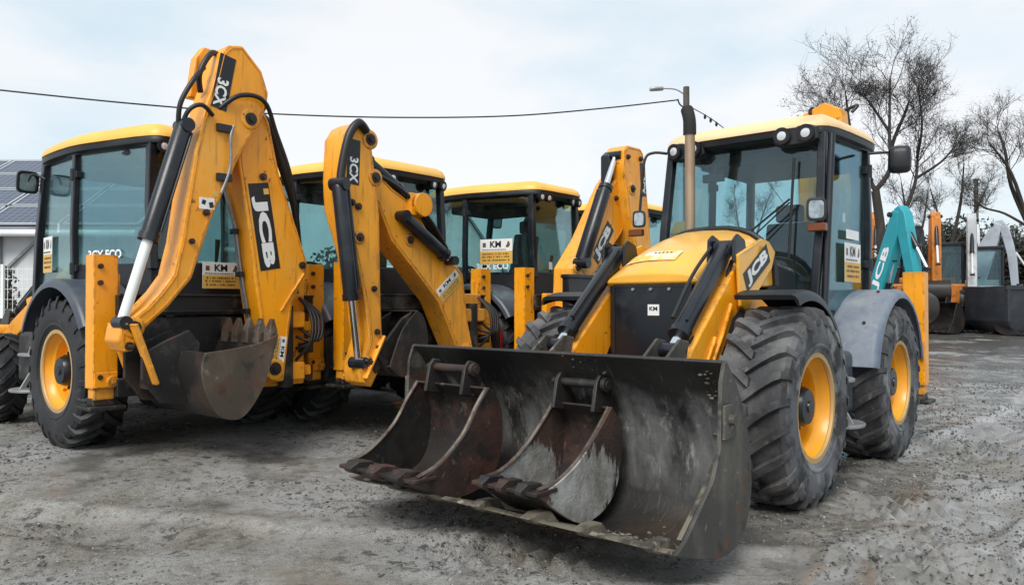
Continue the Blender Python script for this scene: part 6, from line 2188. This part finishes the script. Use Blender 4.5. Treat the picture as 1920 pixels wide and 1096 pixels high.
sl = Vector((0, dep, rz_ - ez)).normalized()
for s_ in (0, 1):
    y0_, y1_ = (0.0, dep) if s_ == 0 else (2 * dep, dep)
    g.loft([[(x_, y0_, ez - 0.10), (x_, y1_, rz_ - 0.10), (x_, y1_, rz_), (x_, y0_, ez)] for x_ in (-hw_, hw_)])
g.build('roof', 'tiles', bl, 0.01)
g = G()
g.tube([(-hw_, -0.06, ez - 0.06), (hw_, -0.06, ez - 0.06)], 0.075, 10)
g.build('gutter', 'white', bl, 0, 40)
for x_ in (-3.9, -1.3, 1.3, 3.9):
    g = G()
    g.box(x_ - 0.05, x_ + 0.05, 0.25, 0.345, -0.1, ez - 0.1)
    g.obox((x_, 0.30, 1.75), (x_ + 0.9, 0.30, 2.6), 0.06, 0.06, (0, 1, 0))
    g.build('post', 'grey_steel', bl, 0.005)
L_ = math.hypot(dep, rz_ - ez)
tilt = math.atan2(rz_ - ez, dep)
g = G()
pw, ph = 1.66, 0.98
g.box(0, pw, 0, ph, 0, 0.03)
fm_ = g.mesh('solar_panel', ['solar'])
g = G()
for a in ((-0.012, pw + 0.012, -0.03, 0.012), (-0.012, pw + 0.012, ph - 0.012, ph + 0.03)):
    g.box(a[0], a[1], a[2], a[3], 0.0, 0.042)
for a in ((-0.03, 0.012), (pw - 0.012, pw + 0.03)):
    g.box(a[0], a[1], -0.03, ph + 0.03, 0.0, 0.0425)
fr_ = g.mesh('frame', ['panel_frame'])
for i in range(5):
    for j in range(4):
        s0 = 0.22 + j * 1.12
        o = link('solar_panel', fm_, bl, 0)
        o.location = (-hw_ + 0.25 + i * 1.80, s0 * math.cos(tilt), ez + s0 * math.sin(tilt) + 0.05)
        o.rotation_euler = (tilt, 0, 0)
        link('frame', fr_, o)

hs = empty('house', (-2.9, 38.0, gz(-2.9, 38)))
tag(hs, 'far pale house with steep grey gable roof between the cabs', 'house')
g = G()
g.box(-2.4, 2.4, 0, 7, -0.3, 2.5)
g.prism([(-2.39, 2.49), (2.39, 2.49), (0, 6.1)], 'xz', 0.0, 7.0)
g.build('wall', 'wall', hs, 0.01)
g = G()
for s_ in (1, -1):
    g.loft([[(s_ * 2.75, y_, 2.0), (0, y_, 6.2), (0, y_, 6.36), (s_ * 2.9, y_, 2.06)] for y_ in (-0.35, 7.3)])
g.build('roof', 'tiles', hs, 0.01)
for x_ in (-1.1, 0.3):
    g = G()
    g.box(x_, x_ + 0.9, -0.03, 0.05, 0.9, 2.1)
    w = g.build('window', 'panel_frame', hs, 0.01)
    g = G()
    g.box(x_ + 0.07, x_ + 0.83, -0.045, -0.032, 0.97, 2.03)
    g.build('pane', 'glass_dark', w)

# white wire fence at the left edge
fn = empty('wire_fence', (-14.0, 14.9, gz(-12, 14.9)))
tag(fn, 'white welded wire fence in front of the solar shed', 'fence')
for i in range(4):
    g = G()
    g.box(i * 2.0 - 0.03, i * 2.0 + 0.03, -0.03, 0.03, -0.2, 1.95)
    g.build('post', 'white', fn, 0.005)
    if i < 3:
        g = G()
        for k_ in range(1, 20):
            x_ = i * 2.0 + k_ * 0.1
            g.box(x_ - 0.004, x_ + 0.004, -0.004, 0.004, 0.05, 1.9)
        for k_ in range(10):
            g.box(i * 2.0 + 0.03, i * 2.0 + 1.97, 0.0045, 0.012, 0.06 + 0.2 * k_, 0.068 + 0.2 * k_)
        g.build('mesh_panel', 'white', fn)
